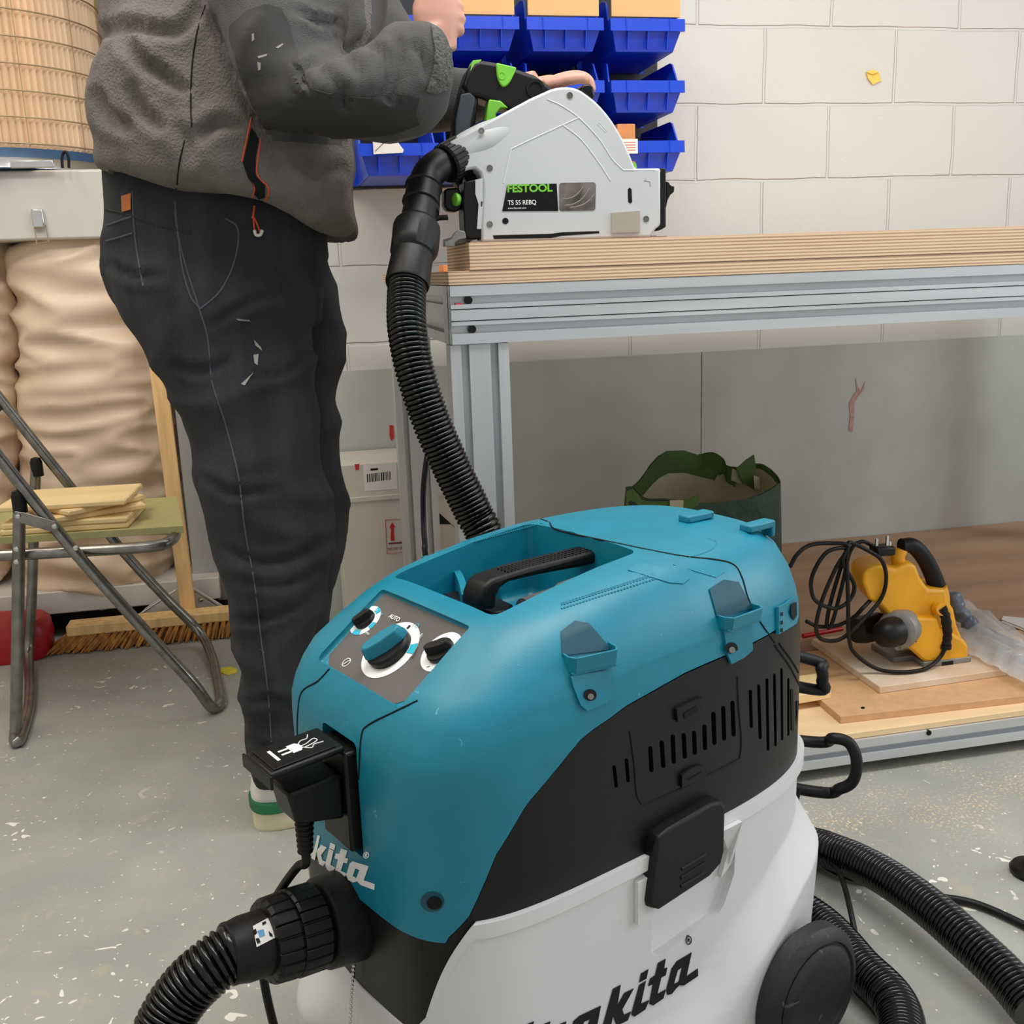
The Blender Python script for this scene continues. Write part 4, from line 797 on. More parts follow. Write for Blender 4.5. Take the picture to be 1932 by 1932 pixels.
text('maker_name', 'FESTOOL', PY(956.5, 362.5, YS - .0012), ex, eu, .0112, GRN, lbl, 0, .035, 1.12)
text('model_name', 'TS 55 REBQ', PY(958, 386.5, YS - .0012), ex, eu, .0070, PRW, lbl, 0, .012, .92)
text('web_address', 'www.festool.com', PY(958, 394.5, YS - .0012), ex, eu, .0030, PRW, lbl, 0, 0, 1.0)
wd = []
for cx, cy, a0 in ((1060, 350, pi), (1119, 349, 1.5 * pi), (1118, 392, 0), (1060, 393, .5 * pi)): wd += [(cx + 5 * cos(a0 + t), cy + 5 * sin(a0 + t)) for t in (0, .4, .8, 1.2, 1.57)]
wn = decal('window', [wd], HT, GLS, hs, .0002, .0006)
line('blade_ring', [arc((1062, 375), (1085, 378), (1100, 352), 6), arc((1064, 388), (1096, 388), (1112, 356), 6), arc((1075, 392), (1108, 390), (1121, 366), 6)], HT, mat('brushed_blade', (150, 142, 134), .3, .8), wn, .0013, sub=1)
decal('slot', [[(1184.5, 357), (1188, 354), (1191.5, 357), (1192.5, 381), (1189, 384), (1185, 381)]], HT, DARK, hs, .0001, .0004)
for sx, sy in ((908, 247), (924, 317), (924, 423), (1075, 180), (1219, 413)):
    c = PY(sx, sy, YS - (.004 if sx == 908 else 0)); ob('screw', MB().lathe(c, (0, -1, 0), [(0, .0048), (.0012, .0048), (.0014, .0036), (.0006, .0034), (.0006, .0016), (.0012, .0001)], 20), STL, hs)
decal('hole', [[(953.5 + 6 * cos(k * pi / 8), 417 + 6 * sin(k * pi / 8)) for k in range(16)]], HT, DARK, hs, .0001, .0004)
cv = decal('clear_guard', [[(1153, 402), (1206, 398), (1206, 438), (1153, 440)]], HT, mat('smoky_clear', (176, 166, 150), .15, var=.1, coat=.4), hs, .0005, .003)
line('guard_edge', [[(1156, 410), (1202, 406)], [(1153, 402), (1153, 440)], [(1206, 398), (1206, 438)]], HT, mat('clear_edge', (214, 208, 198), .2), cv, .0010, sub=1)
decal('bottom_slot', [[(930, 444), (1040, 441), (1062, 438), (1130, 436), (1131, 440), (1060, 445), (1040, 449), (932, 451)]], HT, DARK, hs, .0001, .0004)
line('arrow_mark', [[(1127, 234), (1143, 250), (1146, 247), (1130, 231), (1127, 234)]], HT, ridge, hs, .0005, sub=1)
ob('front_frame', MB().prism(pp([(1248, 318), (1252, 316), (1257, 320), (1257, 428), (1249, 433), (1240, 436), (1240, 443)], YS + .004)[:-1], (0, .05, 0)), BLK, SAW, bevel=.002)
ob('depth_knob', MB().prism(pp([(1257, 342), (1262, 344), (1266, 350), (1273, 352), (1272, 362), (1265, 368), (1260, 378), (1257, 392)], YS + .012), (0, .018, 0)), BLK, SAW, bevel=.002)
ob('rear_block', MB().prism(pp([(876, 343), (910, 336), (909, 450), (882, 451), (877, 440), (874, 380)], YS + .003), (0, .05, 0)), BLK, SAW, bevel=.002)
ob('rear_plate', MB().prism(pp([(897, 339), (911, 336), (911, 380), (907, 380), (907, 390), (911, 390), (908, 432), (900, 432), (903, 385), (897, 366)], YS + .0005), (0, .004, 0)), LGR, SAW)
ob('guide_knob', MB().prism(pp([(838, 360), (845, 355), (866, 354), (872, 372), (872, 392), (862, 400), (845, 398), (838, 388)], YS + .02), (0, .03, 0)), BLK, SAW, bevel=.003)
kc = PY(862, 377, YS + .016); ob('lime_knob', MB().lathe(kc + V((.003, 0, 0)), (-1, -.35, .05), [(0, .0085), (.004, .0102), (.0075, .0095), (.009, .006), (.009, .0001)], 24), GRN, SAW)
# base plate on the board
z1_ = ZB; ob('base_plate', MB().box(.294, .600, YS + .004, YS + .165, z1_ - .0001, z1_ + .003).box(.590, .628, YS + .03, YS + .12, z1_ - .0001, z1_ + .0022), GREY, SAW, smooth=0)
ob('clamp_foot', MB().prism(pp([(839, 456), (852, 452), (858, 440), (865, 434), (877, 436), (880, 449), (866, 452), (858, 458), (858, 465), (839, 465)], YS + .0), (0, .02, 0)), GREY, SAW, bevel=.001)
ob('rail_grip', MB().box(PY(855, 440, YS + .01).x, .300, YS + .02, YS + .12, ZB - .0001, ZB + .010), GREY, SAW, bevel=.001)
# motor and D-handle behind the cover
YM = 1.705
body = [(893, 117), (905, 112), (935, 117), (960, 124), (1010, 141), (1045, 166), (1075, 185), (1100, 215), (1125, 260), (1130, 330), (1100, 400), (930, 440), (890, 400), (880, 330), (940, 250), (968, 216), (958, 206), (935, 196), (900, 183), (883, 186), (872, 165), (882, 135)]
mb_ = ob('handle_body', MB().prism(pp(body, YM), (0, .055, 0)), BLK, SAW, smooth=35, bevel=.007, seg=3)
gp = [(872, 160), (884, 164), (905, 184), (903, 200), (898, 235), (885, 300), (870, 360), (852, 330), (852, 280), (857, 235), (864, 195)]
ob('handle_grip', MB().prism(pp(gp, YM + .003), (0, .044, 0)), RUB, SAW, smooth=35, bevel=.008, seg=3)
ob('grip_pad', MB().prism(pp([(870, 178), (886, 174), (897, 184), (890, 225), (882, 270), (858, 280), (860, 225)], YM - .001), (0, .006, 0)), mat('slate_rubber', (52, 62, 70), .6), SAW, bevel=.002)
ob('motor', MB().cyl(PY(1010, 330, YM), PY(1010, 330, YM) + V((0, .15, 0)), .052, 36), BLK, SAW, bevel=.005)
ob('trigger', MB().prism(pp([(923, 187), (945, 190), (960, 204), (945, 204), (936, 215), (938, 228), (916, 232)], YM - .002), (0, .03, 0)), GRN, SAW, bevel=.002)
ob('latch_button', MB().prism(pp(arc((937, 118), (935, 150), (947, 163), 5) + arc((952, 164), (964, 160), (975, 127), 5), YM - .004), (0, .020, 0)), GRN, SAW, bevel=.002)
ob('button_dimple', MB().lathe(PY(947, 143, YM - .004), (0, -1, 0), [(0, .0058), (.0006, .0058), (.0006, .0046), (.0001, .0044), (.0001, .0001)], 24), GRN, SAW)
ob('top_trim', MB().prism(pp([(892, 114), (909, 112), (898, 128), (884, 150), (877, 160), (886, 138)], YM + .001), (0, .03, 0)), GRN, SAW, bevel=.001)
ob('spindle_hole', MB().lathe(PY(1010, 168, YM - .0005), (0, -1, 0), [(0, .015), (.002, .015), (.002, .0105), (.0002, .010), (.0002, .0001)], 28), DARK, SAW)
fk = [(1095, 168), (1100, 158), (1112, 156), (1120, 163), (1124, 178), (1119, 190), (1108, 184)]
ob('front_handle', MB().prism(pp(fk, YS + .02), (0, .10, 0)), BLKG, SAW, smooth=35, bevel=.006, seg=3)
ob('lime_tip', MB().prism(pp([(1194, 306), (1200, 308), (1202, 317), (1196, 317)], YS + .012), (0, .012, 0)), GRN, SAW)
# ================================================================ the person
PE = thing('person', (-.05, 1.88, 0), 'person in grey fleece jacket and dark corduroys at the saw, one fist raised', 'person')
def remesh(o, vs, it=4, fold=0, fs=(9, 9, 3), fine=0, fsc=30, seed=0):
    m_ = o.modifiers.new('r', 'REMESH'); m_.mode = 'VOXEL'; m_.voxel_size = vs
    s_ = o.modifiers.new('s', 'SMOOTH'); s_.iterations = it; s_.factor = .6; bake(o)
    me = o.data; ns = [v.normal.copy() for v in me.vertices]
    for v, n in zip(me.vertices, ns):
        d = 0
        if fold:
            p = V((v.co.x * fs[0], v.co.y * fs[1], v.co.z * fs[2])) + V((seed, 0, 0)); q = noise.noise(p); d += fold * (1 - abs(q) * 3.2)
        if fine: d += fine * noise.noise(v.co * fsc)
        v.co += n * d
    me.shade_smooth(); return o
# trousers
tr = MB()
ploft(tr, [((200, 300), (600, 340), 1.90, .15), ((197, 345), (618, 420), 1.90, .165), ((196, 440), (612, 480), 1.90, .170), ((203, 520), (612, 560), 1.89, .160), ((222, 580), (600, 610), 1.88, .10)])
ploft(tr, [((198, 440), (590, 480), 1.84, .10), ((205, 525), (592, 560), 1.825, .11), ((248, 620), (590, 650), 1.81, .105), ((318, 730), (593, 750), 1.80, .10), ((362, 850), (610, 850), 1.79, .095), ((386, 950), (624, 950), 1.78, .09), ((413, 1055), (628, 1050), 1.775, .085), ((424, 1130), (612, 1150), 1.77, .080), ((443, 1210), (585, 1230), 1.765, .072), ((458, 1320), (562, 1320), 1.76, .066), ((472, 1400), (560, 1405), 1.76, .062), ((478, 1462), (563, 1466), 1.76, .060)])
ploft(tr, [((300, 450), (610, 478), 2.00, .09), ((350, 560), (640, 570), 2.02, .105), ((420, 650), (650, 650), 2.04, .10), ((460, 740), (636, 750), 2.05, .095), ((490, 830), (640, 835), 2.06, .09), ((500, 930), (656, 930), 2.06, .088), ((505, 1000), (652, 1000), 2.06, .085), ((505, 1100), (625, 1110), 2.06, .078), ((505, 1250), (600, 1250), 2.06, .068), ((505, 1380), (598, 1382), 2.06, .060)])
T = ob('trousers', tr, CRD, PE); remesh(T, .0085, 6, .008, (6, 6, 11), .0012, 35, 3)
def crease(o, lines, depth, wd, ymax):
    segs = []
    for l in lines:
        P = crv([V((x, y, 0)) for x, y in l], 6); L_ = len(P) - 1; segs += [(P[i], P[i + 1], sin(pi * min(1, max(0, (i + .5) / L_))) ** .5) for i in range(L_)]
    me = o.data; ns = [v.normal.copy() for v in me.vertices]
    for v, n in zip(me.vertices, ns):
        if v.co.y > ymax or n.y > .1: continue
        c = RC.transposed() @ (v.co - CP); q = V((966 + F * c.x / -c.z, 966 - F * c.y / -c.z, 0)); s = 0
        for a, b, k in segs:
            d = b - a; t = max(0, min(1, (q - a).dot(d) / d.length_squared)); r = (q - a - d * t).length
            if r < wd * 4: x = r / wd; s = min(s, -k * (math.exp(-x * x) - .45 * math.exp(-(x - 2) ** 2))) if x < 1.2 or s < 0 else max(s, k * .45 * math.exp(-(x - 2) ** 2))
        v.co += n * depth * s
crease(T, [[(425, 1035), (490, 1062), (560, 1050), (618, 1020)], [(432, 1090), (500, 1105), (560, 1098), (606, 1070)], [(447, 1170), (500, 1165), (575, 1140)], [(400, 610), (470, 570), (560, 540)], [(590, 660), (540, 700), (470, 715)], [(380, 900), (440, 930), (520, 925)], [(460, 1330), (510, 1320), (555, 1330)], [(474, 1400), (515, 1415), (556, 1405)], [(210, 500), (250, 520), (310, 520)], [(330, 690), (380, 700), (430, 680)]], .007, 9, 1.90)
TT = bvh(T)
THR = mat('seam_thread', (78, 80, 86), .9)
line('seam', [[(330, 380), (336, 440), (350, 500), (375, 580), (392, 640), (400, 720), (425, 800), (450, 900), (462, 1000), (480, 1100), (492, 1200), (505, 1300), (512, 1400)]], TT, THR, T, .0014)
line('pocket_edge', [[(425, 412), (445, 425), (450, 450), (440, 500), (415, 550), (378, 583)], [(378, 583), (360, 560), (345, 510), (338, 460), (330, 400)], [(200, 455), (225, 448), (250, 440)], [(202, 425), (230, 415), (250, 408)], [(250, 360), (252, 410), (258, 470), (270, 540)]], TT, THR, T, .0016)
line('waistband', [[(200, 395), (240, 405), (300, 425), (360, 440)]], TT, CRD, T, .002)
decal('leather_tab', [[(232, 370), (249, 365), (249, 396), (233, 401)]], TT, LEA, T, .002, .0015, cuts=1)
decal('paint_smear', [[(445, 601), (470, 603), (475, 612), (472, 606), (450, 604)], [(478, 640), (492, 655), (494, 662), (482, 652)], [(478, 670), (488, 668), (486, 690), (480, 685)], [(455, 725), (475, 708), (478, 702), (462, 728)]], TT, mat('dried_paint', (150, 148, 142), .8), T, .001, .0006, cuts=1)
# jacket: torso and both sleeves as one skin
jk = MB()
ploft(jk, [((204, 318), (668, 452), 1.90, .215), ((196, 306), (671, 432), 1.90, .235), ((196, 280), (672, 395), 1.90, .245), ((188, 250), (671, 340), 1.90, .245), ((188, 205), (668, 270), 1.90, .24), ((194, 150), (672, 200), 1.90, .235), ((206, 95), (690, 130), 1.91, .23), ((204, 40), (712, 60), 1.92, .225), ((216, -20), (720, -10), 1.93, .225), ((245, -100), (715, -100), 1.94, .22), ((300, -190), (690, -190), 1.95, .19), ((390, -250), (640, -250), 1.95, .11)], 2.6, 36)
ploft(jk, [((330, -150), (600, -170), 1.76, .085), ((370, -60), (650, -80), 1.70, .085), ((398, 20), (655, 10), 1.665, .082), ((425, 90), (648, 80), 1.645, .08), ((455, 150), (640, 150), 1.63, .078), ((490, 205), (625, 205), 1.62, .07), ((520, 235), (605, 240), 1.62, .05)])
ploft(jk, [((500, 95), (500, 225), 1.64, .05), ((545, 92), (560, 252), 1.62, .068), ((600, 96), (625, 262), 1.605, .072), ((655, 84), (685, 262), 1.60, .070), ((715, 68), (745, 256), 1.60, .066), ((768, 54), (800, 240), 1.60, .062), ((800, 46), (840, 205), 1.60, .058), ((822, 60), (852, 160), 1.60, .048)])
ploft(jk, [((640, -160), (720, -160), 2.06, .08), ((650, -60), (742, -60), 2.07, .08), ((655, 20), (758, 20), 2.06, .078), ((660, 90), (775, 80), 2.03, .075), ((670, 170), (790, 140), 2.00, .07)])
ploft(jk, [((690, 110), (690, 235), 2.00, .065), ((750, 112), (760, 250), 1.96, .062), ((815, 118), (825, 250), 1.92, .058), ((870, 128), (885, 240), 1.89, .052), ((940, 135), (950, 205), 1.86, .042)])
J = ob('jacket', jk, FLC, PE); remesh(J, .0085, 3, .012, (5, 5, 7), .0015, 30, 7)
# knitted sleeves: faces of the arms carry the smoother cloth
crease(J, [[(712, 62), (665, 88), (610, 112), (572, 128), (570, 150), (590, 172)], [(640, 96), (676, 130), (684, 160)], [(600, 128), (640, 160), (648, 200)], [(690, 84), (722, 100), (732, 140), (716, 185)], [(745, 66), (756, 100), (752, 150), (736, 190)], [(780, 84), (800, 110), (806, 145)], [(560, 20), (600, 40), (640, 45)], [(400, 30), (430, 120), (470, 200), (498, 242)]], .008, 8, 1.76)
crease(J, [[(225, 60), (262, 110), (310, 145), (345, 170)], [(250, 170), (268, 210), (300, 240)], [(372, 262), (410, 232), (445, 238)], [(340, 245), (352, 262), (362, 300)], [(186, 180), (205, 220), (240, 240)], [(560, 300), (600, 330), (640, 320)], [(200, 60), (250, 50), (330, 60), (370, 20)]], .013, 13, 1.93)
J.data.materials.append(SLV); J.data.materials.append(PAT)
def inside(p, pol):
    x, y = p; r = False; j = len(pol) - 1
    for i in range(len(pol)):
        if (pol[i][1] > y) != (pol[j][1] > y) and x < (pol[j][0] - pol[i][0]) * (y - pol[i][1]) / (pol[j][1] - pol[i][1]) + pol[i][0]: r = not r
        j = i
    return r
def pxof(p):
    c = RC.transposed() @ (p - CP); return 966 + F * c.x / -c.z, 966 - F * c.y / -c.z
for f in J.data.polygons:
    c = f.center
    if c.y < 1.76 and c.x > -.12: 
        q = pxof(c)
        if inside(q, [(300, -240), (375, -80), (395, 20), (425, 90), (455, 160), (492, 240), (520, 262), (700, 275), (860, 240), (870, 20), (740, 20), (660, -90), (640, -250)]): f.material_index = 1
    elif c.x > .07 and c.y > 1.78: f.material_index = 1
JT = bvh(J)
patch = [(438, 50), (470, 22), (505, 10), (530, 18), (545, 50), (560, 110), (585, 165), (640, 180), (700, 184), (760, 176), (790, 185), (782, 215), (790, 232), (740, 250), (640, 258), (560, 250), (500, 240), (480, 200), (452, 130), (436, 70)]
decal('elbow_patch', [patch], JT, PAT, J, .0025, .0016, cuts=6)
decal('paint_mark', [[(476, 66), (480, 64), (481, 76), (477, 80)], [(520, 92), (532, 84), (534, 87), (524, 94)], [(488, 108), (505, 104), (504, 108), (490, 112)], [(488, 118), (494, 120), (494, 132), (490, 134)]], JT, MATS['dried_paint'], J, .004, .0006)
cuffm = mat('cuff_pile', (92, 92, 90), .95, var=.35, vs=160, bump=1, bs=300)
decal('cuff', [[(812, 50), (830, 62), (848, 95), (852, 140), (842, 168), (820, 176), (803, 172), (808, 160), (818, 130), (820, 95)]], JT, cuffm, J, .001, .003, cuts=3)
line('seam', [[(388, 10), (372, 60), (362, 130), (360, 200), (362, 240)], [(348, 265), (338, 310), (332, 366)]], JT, DARK, J, .0012)
line('hem', [[(202, 318), (260, 345), (340, 372), (410, 402), (470, 420), (530, 440), (590, 458), (640, 462)]], JT, FLC, J, .005)
line('zip_piping', [[(474, 222), (466, 260), (456, 305)], [(492, 262), (486, 300), (484, 325), (492, 340), (502, 348), (507, 362), (500, 380)], [(474, 340), (480, 352), (478, 368), (472, 380)]], JT, ORG, J, .0013)
decal('pocket_opening', [[(474, 240), (488, 262), (482, 300), (482, 330), (500, 350), (500, 372), (488, 385), (478, 378), (480, 352), (468, 335), (458, 308)]], JT, DARK, J, .0004, .0008, cuts=2)
h = V((0, min([q.y for q in (hit(JT, 482, 384)[0], hit(TT, 486, 400)[0], hit(TT, 490, 435)[0]) if q is not None]) - .004, 0))
pt = [PY(a, b, h.y - .006) for a, b in ((480, 388), (478, 405), (476, 412))]; mb = MB().tube(pt, .0016, 8)
mb.tube(crv([PY(a, b, h.y - .006) for a, b in ((478, 408), (484, 420), (488, 430), (492, 440))], 5), .0013, 8); mb.tube(crv([PY(a, b, h.y - .006) for a, b in ((478, 408), (479, 422), (480, 434), (483, 441))], 5), .0013, 8)
ob('pull_cord', mb, ORG, J); ob('pull_bead', MB().tube(crv([PY(a, b, h.y - .006) for a, b in ((480, 434), (483, 443), (491, 443), (495, 434))], 5), .0026, 10), mat('bead_white', (220, 214, 206), .4), J)
# body (head, neck, hands in one skin each) -----------------------
bd = MB(); hc = PY(560, -330, 1.95) + V((.06, 0, .06))
hd_ = [(-.10, .045, .050), (-.085, .055, .065), (-.05, .062, .085), (0, .074, .095), (.04, .076, .098), (.08, .068, .088), (.11, .045, .06), (.125, .01, .015)]
bd.loft([se(hc + V((.015 if h_ < 0 else 0, 0, h_)), V((b_, 0, 0)), V((0, a_, 0)), 2.1, 24) for h_, a_, b_ in hd_])
bd.tube([hc + V((-.06, 0, -.22)), hc + V((-.03, 0, -.13)), hc + V((-.01, 0, -.06))], [.065, .056, .056], 20)
bd.loft([se(hc + V((.10, 0, -.005 + k)), V((r_, 0, 0)), V((0, r_ * .8, 0)), 2, 10) for k, r_ in ((-.03, .016), (-.02, .02), (.0, .014), (.03, .008))])
for s in (-1, 1): bd.loft([se(hc + V((-.005, s * .076, k)), V((.016 * r_, 0, 0)), V((0, .006, 0)), 2, 10) for k, r_ in ((-.032, .3), (-.015, .9), (.01, 1.1), (.025, .4))])
BD = ob('body', bd, SKIN, PE); remesh(BD, .007, 2)
hr = MB().loft([se(hc + V((-.018, 0, h_)), V((b_ + .008, 0, 0)), V((0, a_ + .010, 0)), 2.1, 24) for h_, a_, b_ in hd_[2:]]); ob('hair', hr, mat('brown_hair', (58, 42, 30), .8, var=.3, vs=60, bump=.5, bs=120), PE)
def hand(name, wrist, palm, knuck, fing, thumb, r=.0085):
    mb = MB()
    mb.tube([wrist[0], wrist[0].lerp(palm, .5), palm], [wrist[1], wrist[1] * .96, wrist[1] * 1.05], 16)
    mb.loft([se(c, a, b, 2.4, 18) for c, a, b in knuck])
    for f_ in fing: P = crv(f_, 4); mb.tube(P, [r * lerp(1.06, .84, k / (len(P) - 1)) for k in range(len(P))], 12); mb.ball(P[-1], r * .84, 6)
    P = crv(thumb, 4); mb.tube(P, [r * lerp(1.35, .95, k / (len(P) - 1)) for k in range(len(P))], 12); mb.ball(P[-1], r * .95, 6)
    o = ob(name, mb, SKIN, PE); remesh(o, .0032, 3); return o
# raised right fist: back of the hand faces the camera
w0 = PY(826, 105, 1.60); pm = PY(812, 55, 1.60)
def Q(px, py, dy): return PY(px, py, 1.60 + dy)
kn = []
for (lx, ly), (rx, ry), th in (((786, 78), (862, 96), .022), ((782, 55), (862, 72), .024), ((778, 25), (868, 38), .024), ((782, -5), (866, 5), .022), ((792, -28), (852, -24), .016)):
    a, b = Q(lx, ly, 0), Q(rx, ry, 0); kn.append(((a + b) / 2, (b - a) / 2, V((0, th, 0))))
fingers = []
for i, (x, y) in enumerate(((862, 52), (864, 32), (860, 10), (852, -12))):
    fingers.append([Q(x - 22, y - 4, -.008), Q(x - 2, y, -.004), Q(x + 4, y + 6, .014), Q(x - 8, y + 8, .030), Q(x - 26, y + 2, .034)])
hand('hand', (w0, .027), pm, kn, fingers, [Q(800, 45, .010), Q(792, 15, .026), Q(806, -12, .034), Q(828, -22, .036)], .0092)
# left hand closed over the front handle of the saw
def Q2(px, py, dy): return PY(px, py, 1.76 + dy)
kn = []
for (lx, ly), (rx, ry), th in (((985, 152), (990, 188), .022), ((1010, 146), (1016, 182), .024), ((1032, 142), (1040, 176), .024), ((1052, 143), (1060, 170), .020)):
    a, b = Q2(lx, ly, .02), Q2(rx, ry, .02); kn.append(((a + b) / 2, (b - a) / 2, V((0, th, 0))))
fingers = [[Q2(1050, 150, .02 + k * .018), Q2(1076, 143 + k, .022 + k * .018), Q2(1098, 143 + k, .022 + k * .018), Q2(1112, 152 + k, .020 + k * .018), Q2(1117, 168, .018 + k * .018)][:5] for k in range(4)]
hand('hand', (Q2(960, 168, .06), .024), Q2(1010, 163, .03), kn, fingers, [Q2(1028, 162, -.002), Q2(1050, 156, -.010), Q2(1074, 150, -.014), Q2(1097, 148, -.014), Q2(1103, 150, -.014)], .0086)
# shoes
def shoe(name, heel, toe, sole_h=.030, w_=.047):
    d = (toe - heel); L_ = d.length; d = d.normalized(); s = EZ.cross(d); g = heel.copy(); g.z = 0
    def ringz(z, k, o0=0, o1=0, n=2.6): c = g + d * ((L_ + o0 - o1) / 2) + EZ * z; return se(c, d * ((L_ - o0 - o1) / 2) if 0 else d * (L_ / 2 - (o0 + o1) / 2), s * w_ * k, n, 40)
    SH = thing('shoe', g + d * L_ / 2, name, 'shoe')
    ob('sole', MB().loft([ringz(.0003, .93), ringz(.006, 1.0), ringz(sole_h * .8, 1.0), ringz(sole_h, .97)]), SOLE, SH)
    R = []
    for z, k, o0, o1 in ((sole_h - .002, .96, 0, .002), (sole_h + .02, .98, .0, .006), (sole_h + .035, .93, .0, .03), (sole_h + .055, .84, .004, .085), (sole_h + .075, .76, .006, .125), (sole_h + .088, .70, .004, .15)):
        c = g + d * ((L_ + o0 - o1) / 2) + EZ * z; R.append(se(c, d * ((L_ - o0 - o1) / 2), s * w_ * k, 2.5, 40))
    up = ob('upper', MB().loft(R), SHW, SH)
    R = []
    for z, k in ((sole_h + .0015, .982), (sole_h + .018, .992), (sole_h + .020, .97)): c = g + d * (L_ * .20) + EZ * z; R.append(se(c, d * (L_ * .215), s * w_ * k, 2.5, 40))
    ob('green_band', MB().loft(R), GRNL, SH)
    ob('collar_lining', MB().loft([se(g + d * (L_ - .15) / 2 + EZ * z, d * ((L_ - .16) / 2), s * w_ * k, 2.4, 30) for z, k in ((sole_h + .083, .60), (sole_h + .094, .62))]), PAP, SH)
    return SH
s1_ = shoe('white leather shoe with a green heel band, the nearer one by the vacuum', PZ(510, 1586, .0) + V((-.028, .055, 0)), PZ(510, 1586, 0) + V((.215, .125, 0)), .036)
s2_ = shoe('white leather shoe with green band of the far foot, behind the vacuum', V((-.075, 2.06, 0)), V((.19, 2.13, 0)))
# ================================================================ bag dust collector on the left
DX = thing('dust_collector', (-.55, 3.1, 0), 'grey workshop dust collector with a pleated cartridge filter above beige bags', 'dust collector')
yb2 = 2.90; zt_, zl_ = PY(100, 320, yb2).z, PY(100, 452, yb2).z
ob('housing', MB().box(-1.15, -.235, yb2, 3.5, zl_, zt_), CAB, DX, bevel=.006)
fx_ = PY(193, 180, 3.16).x; fr = .335; fc = V((fx_ - fr, 3.22, 0)); zf0 = PY(100, 277, 2.90).z
def pleat(a, h): return 1 - .045 * abs((a * 118 / (2 * pi)) % 1 - .5) * 2
ob('cartridge_filter', MB().lathe((fc.x, fc.y, zf0), EZ, [(0, fr), (.25, fr), (.5, fr), (1.0, fr)], 118 * 4, pleat), REED, DX, smooth=0)
cg = MB()
for k in range(118):
    a = 2 * pi * k / 118
    if k % 9 == 0: p = V((fc.x + cos(a) * (fr + .003), fc.y + sin(a) * (fr + .003), zf0)); cg.tube([p, p + EZ * 1.0], .0012, 6)
for k in range(15):
    z = zf0 + .012 + k * .0625; cg.tube([V((fc.x + cos(a) * (fr + .0045), fc.y + sin(a) * (fr + .0045), z)) for a in [2 * pi * j / 72 for j in range(73)]], .0022, 6, False)
ob('wire_cage', cg, WIRE, DX)
ob('filter_cap', MB().lathe((fc.x, fc.y, zf0 + 1.0), EZ, [(0, fr + .01), (.04, fr + .01), (.04, .001)], 60), DRU, DX)
ob('base_ring', MB().lathe((fc.x, fc.y, 0), EZ, [(zt_ + .002, fr + .035), (zt_ + .03, fr + .022), (zf0 - .004, fr + .016), (zf0, fr + .012), (zf0, .05)], 80), DRU, DX)
cx_, cy_ = PY(60, 312, 2.86).x, 2.868
ob('clamp_band', MB().lathe((fc.x, fc.y, 0), EZ, [(zt_ + .004, fr + .038), (zt_ + .026, fr + .030), (zt_ + .030, fr + .026)], 80), CHR, DX)
ob('clamp_plate', MB().box(PY(20, 310, 2.88).x, PY(102, 310, 2.88).x, 2.872, 2.882, zt_ + .002, zt_ + .020), CHR, DX, bevel=.002)
ob('lock_hook', MB().tube(crv([PY(118, 317, 2.87), PY(117, 298, 2.87), PY(122, 286, 2.87), PY(129, 296, 2.87), PY(130, 317, 2.87)], 6), .0035, 10), BLK, DX)
lt = ob('bag_latch', MB().box(PY(61, 400, yb2).x, PY(83, 400, yb2).x, yb2 - .016, yb2 - .001, PY(72, 430, yb2).z, PY(72, 395, yb2).z), CHR, DX, bevel=.003)
ob('wire_bail', MB().tube([PY(a, b, yb2 - .008) for a, b in ((65, 426), (69, 460), (92, 456), (86, 424))], .0016, 8), WIRE, lt)
def bag(name, rows, seed):
    mb = ploft(MB(), rows, 2.6, 32); o = ob(name, mb, BAGP, DX); remesh(o, .011, 3, .014, (5, 5, 16), .003, 14, seed); return o
bag('collection_bag', [((60, 446), (300, 444), 3.12, .17), ((22, 470), (308, 468), 3.12, .19), ((30, 540), (325, 540), 3.12, .205), ((42, 700), (335, 700), 3.12, .205), ((52, 850), (338, 850), 3.12, .205), ((55, 960), (337, 960), 3.12, .205), ((52, 1040), (328, 1040), 3.12, .20), ((58, 1095), (308, 1090), 3.12, .18), ((82, 1140), (250, 1130), 3.12, .14)], 2)
bag('collection_bag', [((-260, 446), (30, 446), 3.14, .17), ((-280, 500), (40, 500), 3.14, .20), ((-270, 700), (46, 700), 3.14, .20), ((-255, 900), (50, 900), 3.14, .20), ((-240, 1020), (38, 1020), 3.14, .19), ((-200, 1090), (15, 1090), 3.14, .16), ((-150, 1118), (-10, 1118), 3.14, .12)], 9)
ob('base_flange', MB().box(-1.1, -.24, yb2 + .03, 3.4, PY(200, 1150, 2.93).z, PY(200, 1108, 2.93).z), CAB, DX, bevel=.003)
ob('base_shade', MB().box(-1.1, -.25, yb2 + .06, 3.4, .03, PY(200, 1152, 2.93).z), DARK, DX)  # near-black block standing in for the shade under the collector base
ob('side_panel', MB().box(PY(345, 900, 3.0).x, -.212, 2.985, 2.997, PY(380, 1135, 2.99).z, zl_ + .0), mat('panel_paint', (176, 176, 172), .45, var=.04), DX, bevel=.002)
for a, b in (((333, 1112), (262, 1160)), ((362, 1112), (424, 1150))): ob('brace_rod', MB().tube([PY(*a, 2.885), PY(*b, 2.885)], .0032, 8), CHR, DX)
br = ob('brace_bracket', MB().prism([PY(a, b, 2.895) for a, b in ((330, 1112), (365, 1110), (424, 1146), (420, 1152), (262, 1160), (275, 1148))], (0, .01, 0)), CAB, DX); ob('bolt', MB().lathe(PY(379, 1131, 2.893), (0, -1, 0), [(0, .006), (.003, .006), (.005, .003), (.005, .0001)], 16), CHR, br)
for x in (-.30, -1.0): ob('caster', MB().lathe((x, 2.945, .03), (1, 0, 0), [(0, .024), (.003, .0298), (.025, .0298), (.028, .024)], 28).box(x + .002, x + .026, 2.925, 2.965, .03, .075), BLK, DX)
